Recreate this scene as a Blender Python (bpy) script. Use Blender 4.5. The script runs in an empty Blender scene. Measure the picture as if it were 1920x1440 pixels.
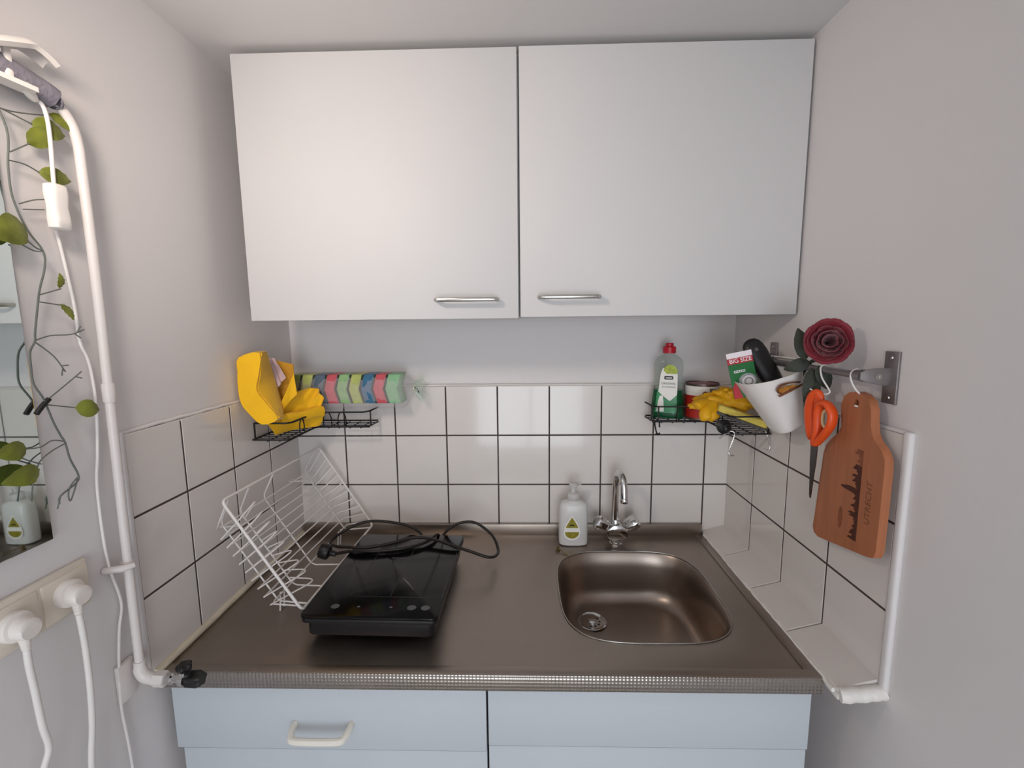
import bpy, bmesh, math, random
from mathutils import Vector, Matrix, Euler, noise
random.seed(7)
S = bpy.context.scene
C = S.collection
PI = math.pi

# ------------------------------------------------------------------ camera
cam_d = bpy.data.cameras.new('camera'); cam = bpy.data.objects.new('camera', cam_d); C.objects.link(cam)
cam.location = (0.077, -1.3131, 1.5234); cam.rotation_euler = (1.4403, 0.0099, 0.0247)
cam_d.sensor_width = 36; cam_d.lens = 864.2087 / 1920 * 36; cam_d.clip_start = .02
S.camera = cam
# ------------------------------------------------------------------ world, daylight, exposure
W = bpy.data.worlds.new('world'); S.world = W; W.use_nodes = True
W.node_tree.nodes['Background'].inputs[0].default_value = (.75, .87, 1, 1)
W.node_tree.nodes['Background'].inputs[1].default_value = .7
def area(name, loc, rot, sx, sy, e, col):
    d = bpy.data.lights.new(name, 'AREA'); d.shape = 'RECTANGLE'; d.size = sx; d.size_y = sy; d.energy = e; d.color = col
    o = bpy.data.objects.new(name, d); o.location = loc; o.rotation_euler = rot; C.objects.link(o); return o
area('window_daylight', (.15, -3.02, 1.08), (PI/2, 0, 0), 1.1, 1.5, 26, (.86, .93, 1.0))
LAMP_E = 1.05
S.view_settings.view_transform = 'Standard'; S.view_settings.look = 'None'
S.view_settings.exposure = 0.0; S.view_settings.gamma = 1.0
S.view_settings.use_curve_mapping = False

# ------------------------------------------------------------------ materials
def lin(h):
    if isinstance(h, str):
        h = [int(h[i:i+2], 16) / 255 for i in (0, 2, 4)]
    return tuple((c / 12.92 if c <= .04045 else ((c + .055) / 1.055) ** 2.4) for c in h) + (1.0,)
def pm(name, col, rough=.5, metal=0, var=.06, vscale=6, bump=0, bscale=80, trans=0, ior=1.45, coat=0, sheen=0, alpha=1, stretch=None, rvar=0, sss=0):
    m = bpy.data.materials.new(name); m.use_nodes = True
    nt = m.node_tree; N = nt.nodes; L = nt.links; b = N['Principled BSDF']
    c = lin(col)
    tc = N.new('ShaderNodeTexCoord'); mp = N.new('ShaderNodeMapping'); L.new(tc.outputs['Object'], mp.inputs[0])
    if stretch: mp.inputs['Scale'].default_value = stretch
    nz = N.new('ShaderNodeTexNoise'); nz.inputs['Scale'].default_value = vscale; nz.inputs['Detail'].default_value = 4
    L.new(mp.outputs[0], nz.inputs['Vector'])
    rp = N.new('ShaderNodeValToRGB')
    rp.color_ramp.elements[0].position = .3; rp.color_ramp.elements[1].position = .7
    rp.color_ramp.elements[0].color = tuple(x * (1 - var) for x in c[:3]) + (1,)
    rp.color_ramp.elements[1].color = tuple(min(1, x * (1 + var)) for x in c[:3]) + (1,)
    L.new(nz.outputs['Fac'], rp.inputs[0]); L.new(rp.outputs[0], b.inputs['Base Color'])
    b.inputs['Roughness'].default_value = rough; b.inputs['Metallic'].default_value = metal
    if rvar:
        mr = N.new('ShaderNodeMapRange'); mr.inputs[3].default_value = rough - rvar; mr.inputs[4].default_value = rough + rvar
        L.new(nz.outputs['Fac'], mr.inputs[0]); L.new(mr.outputs[0], b.inputs['Roughness'])
    b.inputs['Transmission Weight'].default_value = trans; b.inputs['IOR'].default_value = ior
    b.inputs['Coat Weight'].default_value = coat; b.inputs['Sheen Weight'].default_value = sheen
    b.inputs['Alpha'].default_value = alpha
    if sss:
        b.inputs['Subsurface Weight'].default_value = sss; b.inputs['Subsurface Radius'].default_value = (.01, .008, .006)
    if bump:
        n2 = N.new('ShaderNodeTexNoise'); n2.inputs['Scale'].default_value = bscale; n2.inputs['Detail'].default_value = 5
        L.new(mp.outputs[0], n2.inputs['Vector'])
        bp = N.new('ShaderNodeBump'); bp.inputs['Strength'].default_value = bump; bp.inputs['Distance'].default_value = .003
        L.new(n2.outputs['Fac'], bp.inputs['Height']); L.new(bp.outputs[0], b.inputs['Normal'])
    return m
M = {}
M['wall'] = pm('wall_paint', 'dfdad9', .75, var=.015, vscale=2.5, bump=.12, bscale=60)
M['ceiling'] = pm('ceiling_paint', 'd3d0cf', .8, var=.015, vscale=2, bump=.1, bscale=70)
M['floor'] = pm('floor_vinyl', 'b9b0a6', .45, var=.1, vscale=9, stretch=(1, 6, 1))
M['tile'] = pm('glazed_tile', 'ddd6d1', .12, var=.012, vscale=3, bump=.03, bscale=14, coat=.2)
M['grout'] = pm('dark_grout', '463c3a', .9, var=.15, vscale=40, bump=.3, bscale=300)
M['caulk'] = pm('white_caulk', 'ebe6e0', .55, var=.04, vscale=30, bump=.5, bscale=90)
M['cream_caulk'] = pm('cream_caulk', 'ded3bd', .5, var=.06, vscale=30, bump=.3, bscale=70)
M['door'] = pm('white_melamine', 'cfcccb', .55, var=.008, vscale=3, bump=.02, bscale=400)
M['carcass'] = pm('white_carcass', 'd8d5d3', .5, var=.01)
M['lowdoor'] = pm('pale_grey_laminate', 'c3c8cd', .45, var=.01, vscale=3, bump=.02, bscale=400)
M['creamplastic'] = pm('cream_plastic', 'ece6da', .35, var=.02)
M['nickel'] = pm('brushed_nickel', 'b8b4ae', .28, 1, var=.05, vscale=60)
M['chrome'] = pm('chrome', 'd8d8d8', .08, 1, var=.02, vscale=20)
M['steel'] = pm('worktop_steel', 'a2978e', .38, 1, var=.035, vscale=7, stretch=(1, 3, 3), bump=.05, bscale=120, rvar=.06)
M['basin'] = pm('basin_steel', 'a09389', .33, 1, var=.04, vscale=12, bump=.03, bscale=160)
M['blackwire'] = pm('black_wire', '1c1a1a', .45, .3, var=.1, vscale=60)
M['whitewire'] = pm('white_coated_wire', 'e4dedb', .35, var=.03, vscale=50)
M['blackplastic'] = pm('black_plastic', '171617', .4, var=.1, vscale=30)
M['blackglass'] = pm('black_glass', '0a0a0b', .12, var=.05, vscale=20)
M['hobprint'] = pm('grey_print', '55555a', .4, var=.05, vscale=30)
M['hobline'] = pm('hob_line', '020203', .3, var=.05, vscale=30)
M['blackcable'] = pm('black_cable', '1a1411', .5, var=.08, vscale=60)
M['soap'] = pm('translucent_white_plastic', 'ecebe8', .25, var=.02, trans=.25, sss=.3)
M['pump'] = pm('clear_plastic', 'f2f0ee', .15, var=.01, trans=.55, ior=1.3)
M['olive'] = pm('olive_label', '8f8420', .5, var=.35, vscale=120)
M['labelwhite'] = pm('white_label', 'efece6', .5, var=.02, vscale=30)
M['labelblack'] = pm('black_label', '15161a', .5, var=.05)
M['labelgrey'] = pm('grey_ink', '6f7875', .5, var=.05)
M['labelgreen'] = pm('green_label', '3f8a5c', .4, var=.2, vscale=50)
M['limegreen'] = pm('lime_label', 'a3b23e', .5, var=.25, vscale=120)
M['bottle'] = pm('pale_green_clear_plastic', '9fb0a4', .12, var=.02, alpha=.26)
M['detergent'] = pm('green_detergent', '0f4a2d', .12, var=.05)
M['redcap'] = pm('red_plastic', 'c3182c', .35, var=.05)
M['tinred'] = pm('red_tin_label', 'b0281f', .4, var=.08, vscale=40)
M['tincherry'] = pm('dark_red_print', '5c1f22', .4, var=.15, vscale=80)
M['tinrim'] = pm('tin_rim', '6d5f5a', .35, .8, var=.1, vscale=40)
M['tinlid'] = pm('tin_lid_red', '7d2a2a', .35, .2, var=.1, vscale=30)
M['yellow'] = pm('yellow_cloth', 'f7bd0c', .75, var=.05, vscale=25, bump=.25, bscale=300, sheen=.2)
M['yellowthin'] = pm('yellow_cloth_thin', 'd89a22', .75, var=.06, vscale=25, bump=.2, bscale=300, trans=.15)
M['glove'] = pm('yellow_rubber', 'e2a812', .5, var=.08, vscale=30, bump=.25, bscale=120)
M['film'] = pm('clear_film', 'f3e8ea', .15, var=.02, alpha=.2)
M['pinkfilm'] = pm('pinkish_film', 'e2c3c4', .2, var=.05, alpha=.75)
M['filmgreen'] = pm('greenish_film', 'cfe6d4', .1, var=.05, alpha=.3)
SP = {'olive': '93a056', 'lime': 'b4bd6c', 'blue': '3f6f8f', 'slate': '5a6a78', 'red': 'cc5a64', 'green': '92b982', 'mint': '8cbd90'}
for k, v in SP.items(): M['sponge_' + k] = pm('sponge_' + k, v, .9, var=.1, vscale=90, bump=.6, bscale=260)
M['scourer'] = pm('dark_scourer', '2f3d33', .95, var=.25, vscale=120, bump=.8, bscale=400)
M['greyscourer'] = pm('grey_scourer', '5c5a58', .95, var=.2, vscale=120, bump=.8, bscale=400)
M['yellowsponge'] = pm('yellow_sponge', 'dcc65e', .9, var=.1, vscale=80, bump=.6, bscale=240)
M['potwhite'] = pm('white_pot_plastic', 'e6e1dd', .4, var=.015, vscale=8)
M['packgreen'] = pm('green_card', '17692f', .4, var=.12, vscale=60)
M['packred'] = pm('red_card', 'b3222e', .4, var=.05)
M['packwhite'] = pm('white_card', 'efe6ea', .45, var=.02)
M['packgrey'] = pm('silver_mesh_print', '9fa5a3', .4, .3, var=.25, vscale=150)
M['clipbrown'] = pm('tortoiseshell_plastic', '6b3d22', .3, var=.5, vscale=90)
M['clipamber'] = pm('amber_plastic', 'b0742c', .3, var=.3, vscale=90)
M['railgrey'] = pm('grey_painted_metal', '8c8585', .4, .7, var=.06, vscale=40, bump=.1, bscale=200)
M['wood'] = pm('beech_wood', 'a96845', .5, var=.12, vscale=8, stretch=(12, 12, 1), bump=.06, bscale=90)
M['burn'] = pm('burnt_wood_print', '4a2012', .6, var=.3, vscale=120)
M['burnlight'] = pm('light_burn', '7c4c30', .6, var=.15, vscale=120)
M['knot'] = pm('wood_knot', '84492d', .5, var=.2, vscale=60)
M['orange'] = pm('orange_plastic', 'e2521d', .35, var=.05)
M['blade'] = pm('scissor_steel', '7d7a7b', .3, 1, var=.05)
M['bladeplug'] = pm('cream_insert', 'd8c49c', .5, var=.05)
M['rose'] = pm('rose_petal', '780d22', .6, var=.15, vscale=30, bump=.15, bscale=120, sheen=.3)
M['roseleaf'] = pm('dark_rose_leaf', '30352a', .6, var=.25, vscale=40, bump=.2, bscale=100)
M['stem'] = pm('vine_stem', '6a6d66', .6, var=.12, vscale=40)
M['vineleaf'] = pm('vine_leaf', '6f7526', .5, var=.4, vscale=38, bump=.4, bscale=90, stretch=(1, 1, 1))
M['mirror'] = pm('mirror_glass', 'dfe8e6', .02, 1, var=.005)
M['mirroredge'] = pm('mirror_edge', '7d8a88', .2, .4, var=.05)
M['pipe'] = pm('white_pipe_paint', 'dfd7d3', .35, var=.02, vscale=14, bump=.15, bscale=30)
M['foam'] = pm('grey_foam', '85808a', .9, var=.15, vscale=50, bump=.5, bscale=200)
M['socket'] = pm('ivory_plastic', 'e3d7c8', .35, var=.015)
M['plug'] = pm('white_plug_plastic', 'efe7e0', .35, var=.02)
M['cord'] = pm('white_cord', 'ece6e2', .45, var=.02, vscale=40)
M['lampwhite'] = pm('lamp_white_plastic', 'f0e9e3', .3, var=.02)
M['bead'] = pm('old_brass', '7c6a4c', .3, 1, var=.2, vscale=60)
M['darkhole'] = pm('dark_hole', '0c0a09', .8, var=.1)
M['glasspane'] = pm('window_glass', 'f2f7f8', .02, var=.01, alpha=.12)
M['framewhite'] = pm('window_frame_white', 'e8e8e6', .4, var=.02)
M['blackglass'].node_tree.nodes['Principled BSDF'].inputs['Specular IOR Level'].default_value = .28
def emis(name, col, e):
    m = pm(name, col, .5); b = m.node_tree.nodes['Principled BSDF']
    b.inputs['Emission Color'].default_value = lin(col); b.inputs['Emission Strength'].default_value = e; return m
M['bulb'] = emis('warm_bulb', 'ffd9a8', 12)
def lip_material():                       # steel with an embossed diamond relief
    m = pm('embossed_steel', 'b0aaa4', .26, 1, var=.05, vscale=12)
    nt = m.node_tree; N = nt.nodes; L = nt.links; b = N['Principled BSDF']
    tc = N.new('ShaderNodeTexCoord'); sp = N.new('ShaderNodeSeparateXYZ'); L.new(tc.outputs['Object'], sp.inputs[0])
    def sn(a, bb, k):
        ad = N.new('ShaderNodeMath'); ad.operation = a; L.new(sp.outputs[0], ad.inputs[0]); L.new(sp.outputs[2], ad.inputs[1])
        ml = N.new('ShaderNodeMath'); ml.operation = 'MULTIPLY'; L.new(ad.outputs[0], ml.inputs[0]); ml.inputs[1].default_value = k
        s = N.new('ShaderNodeMath'); s.operation = 'SINE'; L.new(ml.outputs[0], s.inputs[0]); return s
    s1 = sn('ADD', 0, 480); s2 = sn('SUBTRACT', 0, 480)
    mu = N.new('ShaderNodeMath'); mu.operation = 'MULTIPLY'; L.new(s1.outputs[0], mu.inputs[0]); L.new(s2.outputs[0], mu.inputs[1])
    bp = N.new('ShaderNodeBump'); bp.inputs['Strength'].default_value = .4; bp.inputs['Distance'].default_value = .001
    L.new(mu.outputs[0], bp.inputs['Height']); L.new(bp.outputs[0], b.inputs['Normal'])
    return m
M['lip'] = lip_material()

# ------------------------------------------------------------------ mesh helpers
def V(*a): return Vector(a)
class MB:
    def __init__(s): s.v = []; s.f = []
    def add(s, vs, fs):
        o = len(s.v); s.v += [tuple(x) for x in vs]; s.f += [tuple(o + i for i in f) for f in fs]; return s
    def box(s, x0, x1, y0, y1, z0, z1, bev=0, seg=2, mat=None):
        bm = bmesh.new(); bmesh.ops.create_cube(bm, size=1)
        for v in bm.verts: v.co = ((x0 + x1) / 2 + v.co.x * (x1 - x0), (y0 + y1) / 2 + v.co.y * (y1 - y0), (z0 + z1) / 2 + v.co.z * (z1 - z0))
        if bev: bmesh.ops.bevel(bm, geom=bm.edges[:], offset=bev, segments=seg, affect='EDGES', profile=.5)
        return s.take(bm, mat)
    def take(s, bm, mat=None):
        bm.verts.ensure_lookup_table(); bm.verts.index_update()
        vs = [(mat @ v.co if mat else v.co.copy()) for v in bm.verts]; fs = [[v.index for v in f.verts] for f in bm.faces]
        bm.free(); return s.add(vs, fs)
    def tube(s, pts, r, n=8, cyc=False, flat=1.0):
        pts = [Vector(p) for p in pts]; k = len(pts); R = r if isinstance(r, (list, tuple)) else [r] * k
        tg = []
        for i in range(k):
            a = pts[(i - 1) % k] if (cyc or i) else pts[0]; b = pts[(i + 1) % k] if (cyc or i < k - 1) else pts[-1]
            t = (b - a); tg.append(t.normalized() if t.length > 1e-9 else V(0, 0, 1))
        up = V(0, 0, 1) if abs(tg[0].z) < .9 else V(1, 0, 0)
        nrm = tg[0].cross(up).normalized(); vs = []
        for i in range(k):
            nrm = (nrm - tg[i] * nrm.dot(tg[i])).normalized(); bn = tg[i].cross(nrm)
            for j in range(n):
                a = 2 * PI * j / n; vs.append(pts[i] + (nrm * math.cos(a) + bn * math.sin(a) * flat) * R[i])
        fs = []
        for i in range(k if cyc else k - 1):
            for j in range(n):
                a = i * n + j; b = i * n + (j + 1) % n; i2 = (i + 1) % k
                fs.append((a, b, i2 * n + (j + 1) % n, i2 * n + j))
        if not cyc: fs += [tuple(range(n))[::-1], tuple((k - 1) * n + j for j in range(n))]
        return s.add(vs, fs)
    def lathe(s, prof, n=24, mat=None):
        vs = []; fs = []
        for r, z in prof:
            for j in range(n):
                a = 2 * PI * j / n; vs.append(V(r * math.cos(a), r * math.sin(a), z))
        for i in range(len(prof) - 1):
            for j in range(n): fs.append((i * n + j, i * n + (j + 1) % n, (i + 1) * n + (j + 1) % n, (i + 1) * n + j))
        fs += [tuple(range(n))[::-1], tuple((len(prof) - 1) * n + j for j in range(n))]
        if mat: vs = [mat @ v for v in vs]
        return s.add(vs, fs)
    def loft(s, rings, caps=(True, True), cyc=False):
        n = len(rings[0]); vs = [p for r in rings for p in r]; fs = []; k = len(rings)
        for i in range(k if cyc else k - 1):
            for j in range(n): fs.append((i * n + j, i * n + (j + 1) % n, ((i + 1) % k) * n + (j + 1) % n, ((i + 1) % k) * n + j))
        if not cyc:
            if caps[0]: fs.append(tuple(range(n))[::-1])
            if caps[1]: fs.append(tuple((k - 1) * n + j for j in range(n)))
        return s.add(vs, fs)
    def prism(s, outline, d, mat=None, bev=0):       # outline in XY, thickness d along +Z
        bm = bmesh.new(); vs = [bm.verts.new((x, y, 0)) for x, y in outline]; f = bm.faces.new(vs)
        r = bmesh.ops.extrude_face_region(bm, geom=[f]); nv = [g for g in r['geom'] if isinstance(g, bmesh.types.BMVert)]
        for v in nv: v.co.z += d
        bmesh.ops.recalc_face_normals(bm, faces=bm.faces[:])
        if bev:
            es = [e for e in bm.edges if abs(e.verts[0].co.z - e.verts[1].co.z) < 1e-7]
            bmesh.ops.bevel(bm, geom=es, offset=bev, segments=2, affect='EDGES', profile=.5)
        return s.take(bm, mat)
    def sheet(s, fn, nu, nv, th=0):
        P = [[Vector(fn(i / nu, j / nv)) for j in range(nv + 1)] for i in range(nu + 1)]
        vs = [p for r in P for p in r]; w = nv + 1
        fs = [(i * w + j, (i + 1) * w + j, (i + 1) * w + j + 1, i * w + j + 1) for i in range(nu) for j in range(nv)]
        if not th: return s.add(vs, fs)
        nr = []
        for i in range(nu + 1):
            for j in range(nv + 1):
                du = P[min(i + 1, nu)][j] - P[max(i - 1, 0)][j]; dv = P[i][min(j + 1, nv)] - P[i][max(j - 1, 0)]
                c = du.cross(dv); nr.append(c.normalized() if c.length > 1e-12 else V(0, 0, 1))
        m = len(vs); v2 = [a - b * th for a, b in zip(vs, nr)]
        f2 = [tuple(m + q for q in f[::-1]) for f in fs]
        bd = [i * w for i in range(nu + 1)] + [nu * w + j for j in range(1, w)] + [i * w + nv for i in range(nu - 1, -1, -1)] + [j for j in range(nv - 1, 0, -1)]
        f3 = [(bd[i], m + bd[i], m + bd[(i + 1) % len(bd)], bd[(i + 1) % len(bd)]) for i in range(len(bd))]
        return s.add(vs + v2, fs + f2 + f3)
def spl(pts, k=6, cyc=False):
    pts = [Vector(p) for p in pts]; n = len(pts); out = []
    for i in range(n if cyc else n - 1):
        g = lambda q: pts[q % n] if cyc else pts[max(0, min(n - 1, q))]
        a, b, c, d = g(i - 1), g(i), g(i + 1), g(i + 2)
        for j in range(k):
            t = j / k; out.append(.5 * ((2 * b) + (c - a) * t + (2 * a - 5 * b + 4 * c - d) * t * t + (3 * b - a - 3 * c + d) * t ** 3))
    if not cyc: out.append(pts[-1])
    return out
def rrect(x0, x1, y0, y1, r, n=6):
    o = []
    for cx, cy, a0 in ((x1 - r, y1 - r, 0), (x0 + r, y1 - r, PI / 2), (x0 + r, y0 + r, PI), (x1 - r, y0 + r, 1.5 * PI)):
        for i in range(n + 1):
            a = a0 + PI / 2 * i / n; o.append((cx + r * math.cos(a), cy + r * math.sin(a)))
    return o
ORG = {}
def mesh_of(name, mb, mat, off=V(0, 0, 0), smooth=35):
    me = bpy.data.meshes.new(name); me.from_pydata([tuple(Vector(v) - off) for v in mb.v], [], mb.f); me.update()
    bm = bmesh.new(); bm.from_mesh(me); bmesh.ops.recalc_face_normals(bm, faces=bm.faces[:]); bm.to_mesh(me); bm.free()
    if mat: me.materials.append(M[mat] if isinstance(mat, str) else mat)
    if smooth:
        for p in me.polygons: p.use_smooth = True
        me.set_sharp_from_angle(angle=math.radians(smooth))
    return me
def obj(name, mb, mat, parent=None, smooth=35, base=None, label=None):
    off = ORG.get(parent.name, V(0, 0, 0)) if parent else (Vector(base) if base else V(0, 0, 0))
    o = bpy.data.objects.new(name, mesh_of(name, mb, mat, off, smooth)); C.objects.link(o)
    if parent: o.parent = parent
    else: o.location = off
    ORG[o.name] = off
    if label: o['label'] = label
    return o
def tag(o, label, cat, group=None):
    o['label'] = label; o['category'] = cat
    if group: o['group'] = group
    return o
def thing(name, label, cat, loc, group=None):
    o = bpy.data.objects.new(name, None); C.objects.link(o); o.location = loc; o.empty_display_size = .02; ORG[o.name] = Vector(loc)
    return tag(o, label, cat, group)
def struct(name, mb, mat, smooth=0, label=None):
    o = obj(name, mb, mat, None, smooth); o['kind'] = 'structure'
    if label: o['label'] = label
    return o
def text(s, size, mat4, mat, parent, name='lettering', depth=.0002, bold=0):
    cu = bpy.data.curves.new('txt', 'FONT'); cu.body = s; cu.size = size; cu.align_x = 'CENTER'; cu.align_y = 'CENTER'; cu.extrude = depth; cu.offset = bold
    t = bpy.data.objects.new('txt', cu); C.objects.link(t)
    bpy.context.view_layer.update()
    me = bpy.data.meshes.new_from_object(t.evaluated_get(bpy.context.evaluated_depsgraph_get()))
    bpy.data.objects.remove(t); bpy.data.curves.remove(cu)
    mb = MB(); mb.add([mat4 @ v.co for v in me.vertices], [tuple(p.vertices) for p in me.polygons])
    bpy.data.meshes.remove(me)
    return obj(name, mb, mat, parent, 0)
def frame(origin, xa, ya):
    xa = Vector(xa).normalized(); ya = Vector(ya); za = xa.cross(ya).normalized(); ya = za.cross(xa)
    m = Matrix((xa, ya, za)).transposed().to_4x4(); m.translation = Vector(origin); return m

# ------------------------------------------------------------------ the room
XL, XR = -.59, .666                    # tile faces of the side walls
WL, WR, WB = -.597, .673, .007         # paint faces
CEIL = 2.098; REAR = -3.0
wb = struct('wall_back', MB().box(-.75, .82, WB, .12, 0, CEIL + .1), 'wall', label='white painted back wall with a tiled splashback')
wl = struct('wall_left', MB().box(-.75, WL, REAR - .1, WB, 0, CEIL + .1), 'wall', label='white painted side wall with tiles and sockets')
wr = struct('wall_right', MB().box(WR, .82, REAR - .1, WB, 0, CEIL + .1), 'wall', label='white painted side wall with tiles and a rail')
struct('ceiling', MB().box(-.597, .673, REAR, WB, CEIL, CEIL + .1), 'ceiling', label='low white painted ceiling above the wall cabinets')
struct('floor', MB().box(-.75, .82, REAR - .1, .12, -.1, 0), 'floor', label='grey brown vinyl floor')
rw = MB().box(WL, WR, REAR - .1, REAR, 0, .3).box(WL, WR, REAR - .1, REAR, 2.12, CEIL + .1)
rw.box(WL, -.42, REAR - .1, REAR, .3, 2.12).box(.72 - .047, WR, REAR - .1, REAR, .3, 2.12)
struct('wall_rear', rw, 'wall', label='white wall behind the viewer with a tall window')
wf = MB()
for a in ((-.42, -.37, .3, 2.1), (.623, .673, .3, 2.1), (-.42, .673, .3, .35), (-.42, .673, 2.05, 2.1), (.11, .15, .35, 2.05)): wf.box(a[0], a[1], REAR - .08, REAR - .02, a[2], a[3], .004)
win = struct('window_1', wf, 'framewhite', label='tall white framed window behind the viewer')
for x0, x1 in ((-.37, .11), (.15, .623)): obj('pane', MB().box(x0, x1, REAR - .052, REAR - .048, .35, 2.05), 'glasspane', win, 0)

# tiles: each a piece of its wall, dark grout recessed between
TH = .0075; GAP = .0031; TILES = {}
def tile(parent, loc, rot, w, h):
    key = (round(w, 4), round(h, 4))
    if key not in TILES:
        a, b, c = (w - GAP) / 2, (h - GAP) / 2, .0012
        v = []
        for z, i in ((0, 0), (TH - c, 0), (TH, c)): v += [(-a + i, -b + i, z), (a - i, -b + i, z), (a - i, b - i, z), (-a + i, b - i, z)]
        f = [(8, 9, 10, 11)]
        for k in (0, 4):
            for j in range(4): f.append((k + j, k + (j + 1) % 4, k + 4 + (j + 1) % 4, k + 4 + j))
        TILES[key] = mesh_of('tile', MB().add(v, f), 'tile', smooth=0)
    o = bpy.data.objects.new('tile', TILES[key]); C.objects.link(o); o.parent = parent; o.location = loc
    o.rotation_euler = (rot[0] + random.uniform(-.0025, .0025), rot[1], rot[2] + random.uniform(-.0025, .0025)) if rot[0] else rot
    return o
ZR = [(1.2, 1.347), (1.051, 1.2), (.902, 1.051)]
xs = [XL - .004] + [.15 * k for k in range(-3, 5)] + [XR + .004]
for i in range(len(xs) - 1):
    for z0, z1 in ZR: tile(wb, ((xs[i] + xs[i + 1]) / 2, TH, (z0 + z1) / 2), (PI/2, 0, 0), xs[i + 1] - xs[i], z1 - z0)
ysl = [.004, -.151, -.301, -.451, -.580]
for i in range(4):
    for z0, z1 in ZR: tile(wl, (XL - TH, (ysl[i] + ysl[i + 1]) / 2, (z0 + z1) / 2), (PI/2, 0, PI/2), ysl[i] - ysl[i + 1], z1 - z0)
ysr = [.004, -.1505, -.3005, -.4505, -.600]
ZRR = [(1.2, 1.347), (1.051, 1.2), (.919, 1.051)]
for i in range(4):
    for z0, z1 in ZRR: tile(wr, (XR + TH, (ysr[i] + ysr[i + 1]) / 2, (z0 + z1) / 2), (PI/2, 0, -PI/2), ysr[i] - ysr[i + 1], z1 - z0)
    sl = math.atan2(.017, .066)
    tile(wr, (.6335 + TH * math.sin(sl), (ysr[i] + ysr[i + 1]) / 2, .9185 - TH), (0, -sl, 0), .073, ysr[i] - ysr[i + 1])
obj('grout', MB().box(XL - .004, XR + .004, 0.0007, .0068, .90, 1.342), 'grout', wb, 0)
obj('grout', MB().box(WL + .0002, XL - .0007, -.5785, 0, .90, 1.342), 'grout', wl, 0)
obj('grout', MB().box(XR + .0007, WR - .0002, -.5985, 0, .92, 1.342), 'grout', wr, 0)
g = MB().add([(.602, 0, .900), (.668, 0, .917), (.668, -.598, .917), (.602, -.598, .900), (.602, 0, .889), (.668, 0, .889), (.668, -.598, .889), (.602, -.598, .889)],
             [(0, 1, 2, 3), (4, 5, 6, 7), (0, 4, 7, 3), (1, 5, 6, 2), (3, 7, 6, 2), (0, 1, 5, 4)])
obj('ledge_base', g, 'caulk', wr, 0)
# caulk and plaster edges
def wob(a, b, n, amp): return [Vector(a).lerp(Vector(b), i / n) + V(random.uniform(-amp, amp), random.uniform(-amp, amp), random.uniform(-amp, amp)) for i in range(n + 1)]
def bead(name, pts, r, mat, label, flat=1.0):
    return struct(name, MB().tube(pts, r, 8, flat=flat), mat, 60, label)
bead('trim_1', wob((XL + .001, -.575, .9065), (XL + .001, -.01, .9065), 24, .0006), [.0075] * 25, 'cream_caulk', 'cream sealant bead between worktop and side tiles')
bead('trim_2', wob((WL + .003, -.585, 1.349), (WL + .003, 0, 1.349), 22, .0012), .0035, 'wall', 'white plaster edge along the top of the side tiles')
struct('trim_3', MB().box(WL - .001, XL + .0005, -.586, -.5785, .908, 1.351, .002), 'wall', 50, 'white plaster edge beside the left hand tiles')
t4 = MB().box(.664, .6745, -.614, -.5985, .905, 1.352, .004)
t4 = struct('trim_4', t4, 'wall', 50, 'white plaster edge beside the right hand tiles')
bead('trim_5', wob((.602, -.603, .902), (.672, -.606, .910), 14, .0014), .0125, 'caulk', 'lumpy white plaster edge at the end of the tiled ledge')
bead('trim_6', wob((.6005, -.59, .901), (.6005, -.02, .905), 40, .0012), .0042, 'caulk', 'rough grout line between worktop and ledge tiles')
bead('trim_7', wob((XL + .02, .001, 1.349), (XR - .005, .001, 1.347), 30, .0005), .0032, 'tile', 'glossy rounded top edge of the back wall tiles')
bead('trim_8', wob((WR - .003, -.60, 1.349), (WR - .003, 0, 1.349), 22, .001), .0035, 'wall', 'white plaster edge above the right hand tiles')

# ------------------------------------------------------------------ cabinets
def bar_handle(x0, x1, y, z, depth=.028, r=.0045):
    p = [(x0, y, z), (x0, y - depth * .6, z), (x0 + .006, y - depth * .95, z), (x0 + .014, y - depth, z), (x1 - .014, y - depth, z), (x1 - .006, y - depth * .95, z), (x1, y - depth * .6, z), (x1, y, z)]
    return MB().tube(p, r, 10)
def wall_cabinet(x0, x1, z0, z1, hx0, hx1, hz, label):
    t = thing('wall_cabinet', label, 'cabinet', ((x0 + x1) / 2, -.14, z0), 'white wall cabinets')
    b = MB()
    b.box(x0, x0 + .016, -.268, 0, z0 + .003, z1 - .003).box(x1 - .016, x1, -.268, 0, z0 + .003, z1 - .003)
    b.box(x0 + .016, x1 - .016, -.268, 0, z0 + .003, z0 + .019).box(x0 + .016, x1 - .016, -.268, 0, z1 - .019, z1 - .003).box(x0 + .016, x1 - .016, -.006, 0, z0 + .019, z1 - .019)
    obj('body', b, 'carcass', t, 0)
    d = obj('door', MB().box(x0 + .0012, x1 - .0018, -.2885, -.2695, z0, z1, .0016), 'door', t, 30)
    obj('handle', bar_handle(hx0, hx1, -.2885, hz), 'nickel', d, label='slim brushed metal bar handle')
wall_cabinet(-.532, .068, 1.5345, 2.0855, -.112, .020, 1.5755, 'white wall cabinet above the hob, its bar handle at the lower right')
wall_cabinet(.0695, .6695, 1.537, 2.0865, .112, .240, 1.579, 'white wall cabinet above the sink, its bar handle at the lower left')
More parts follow.
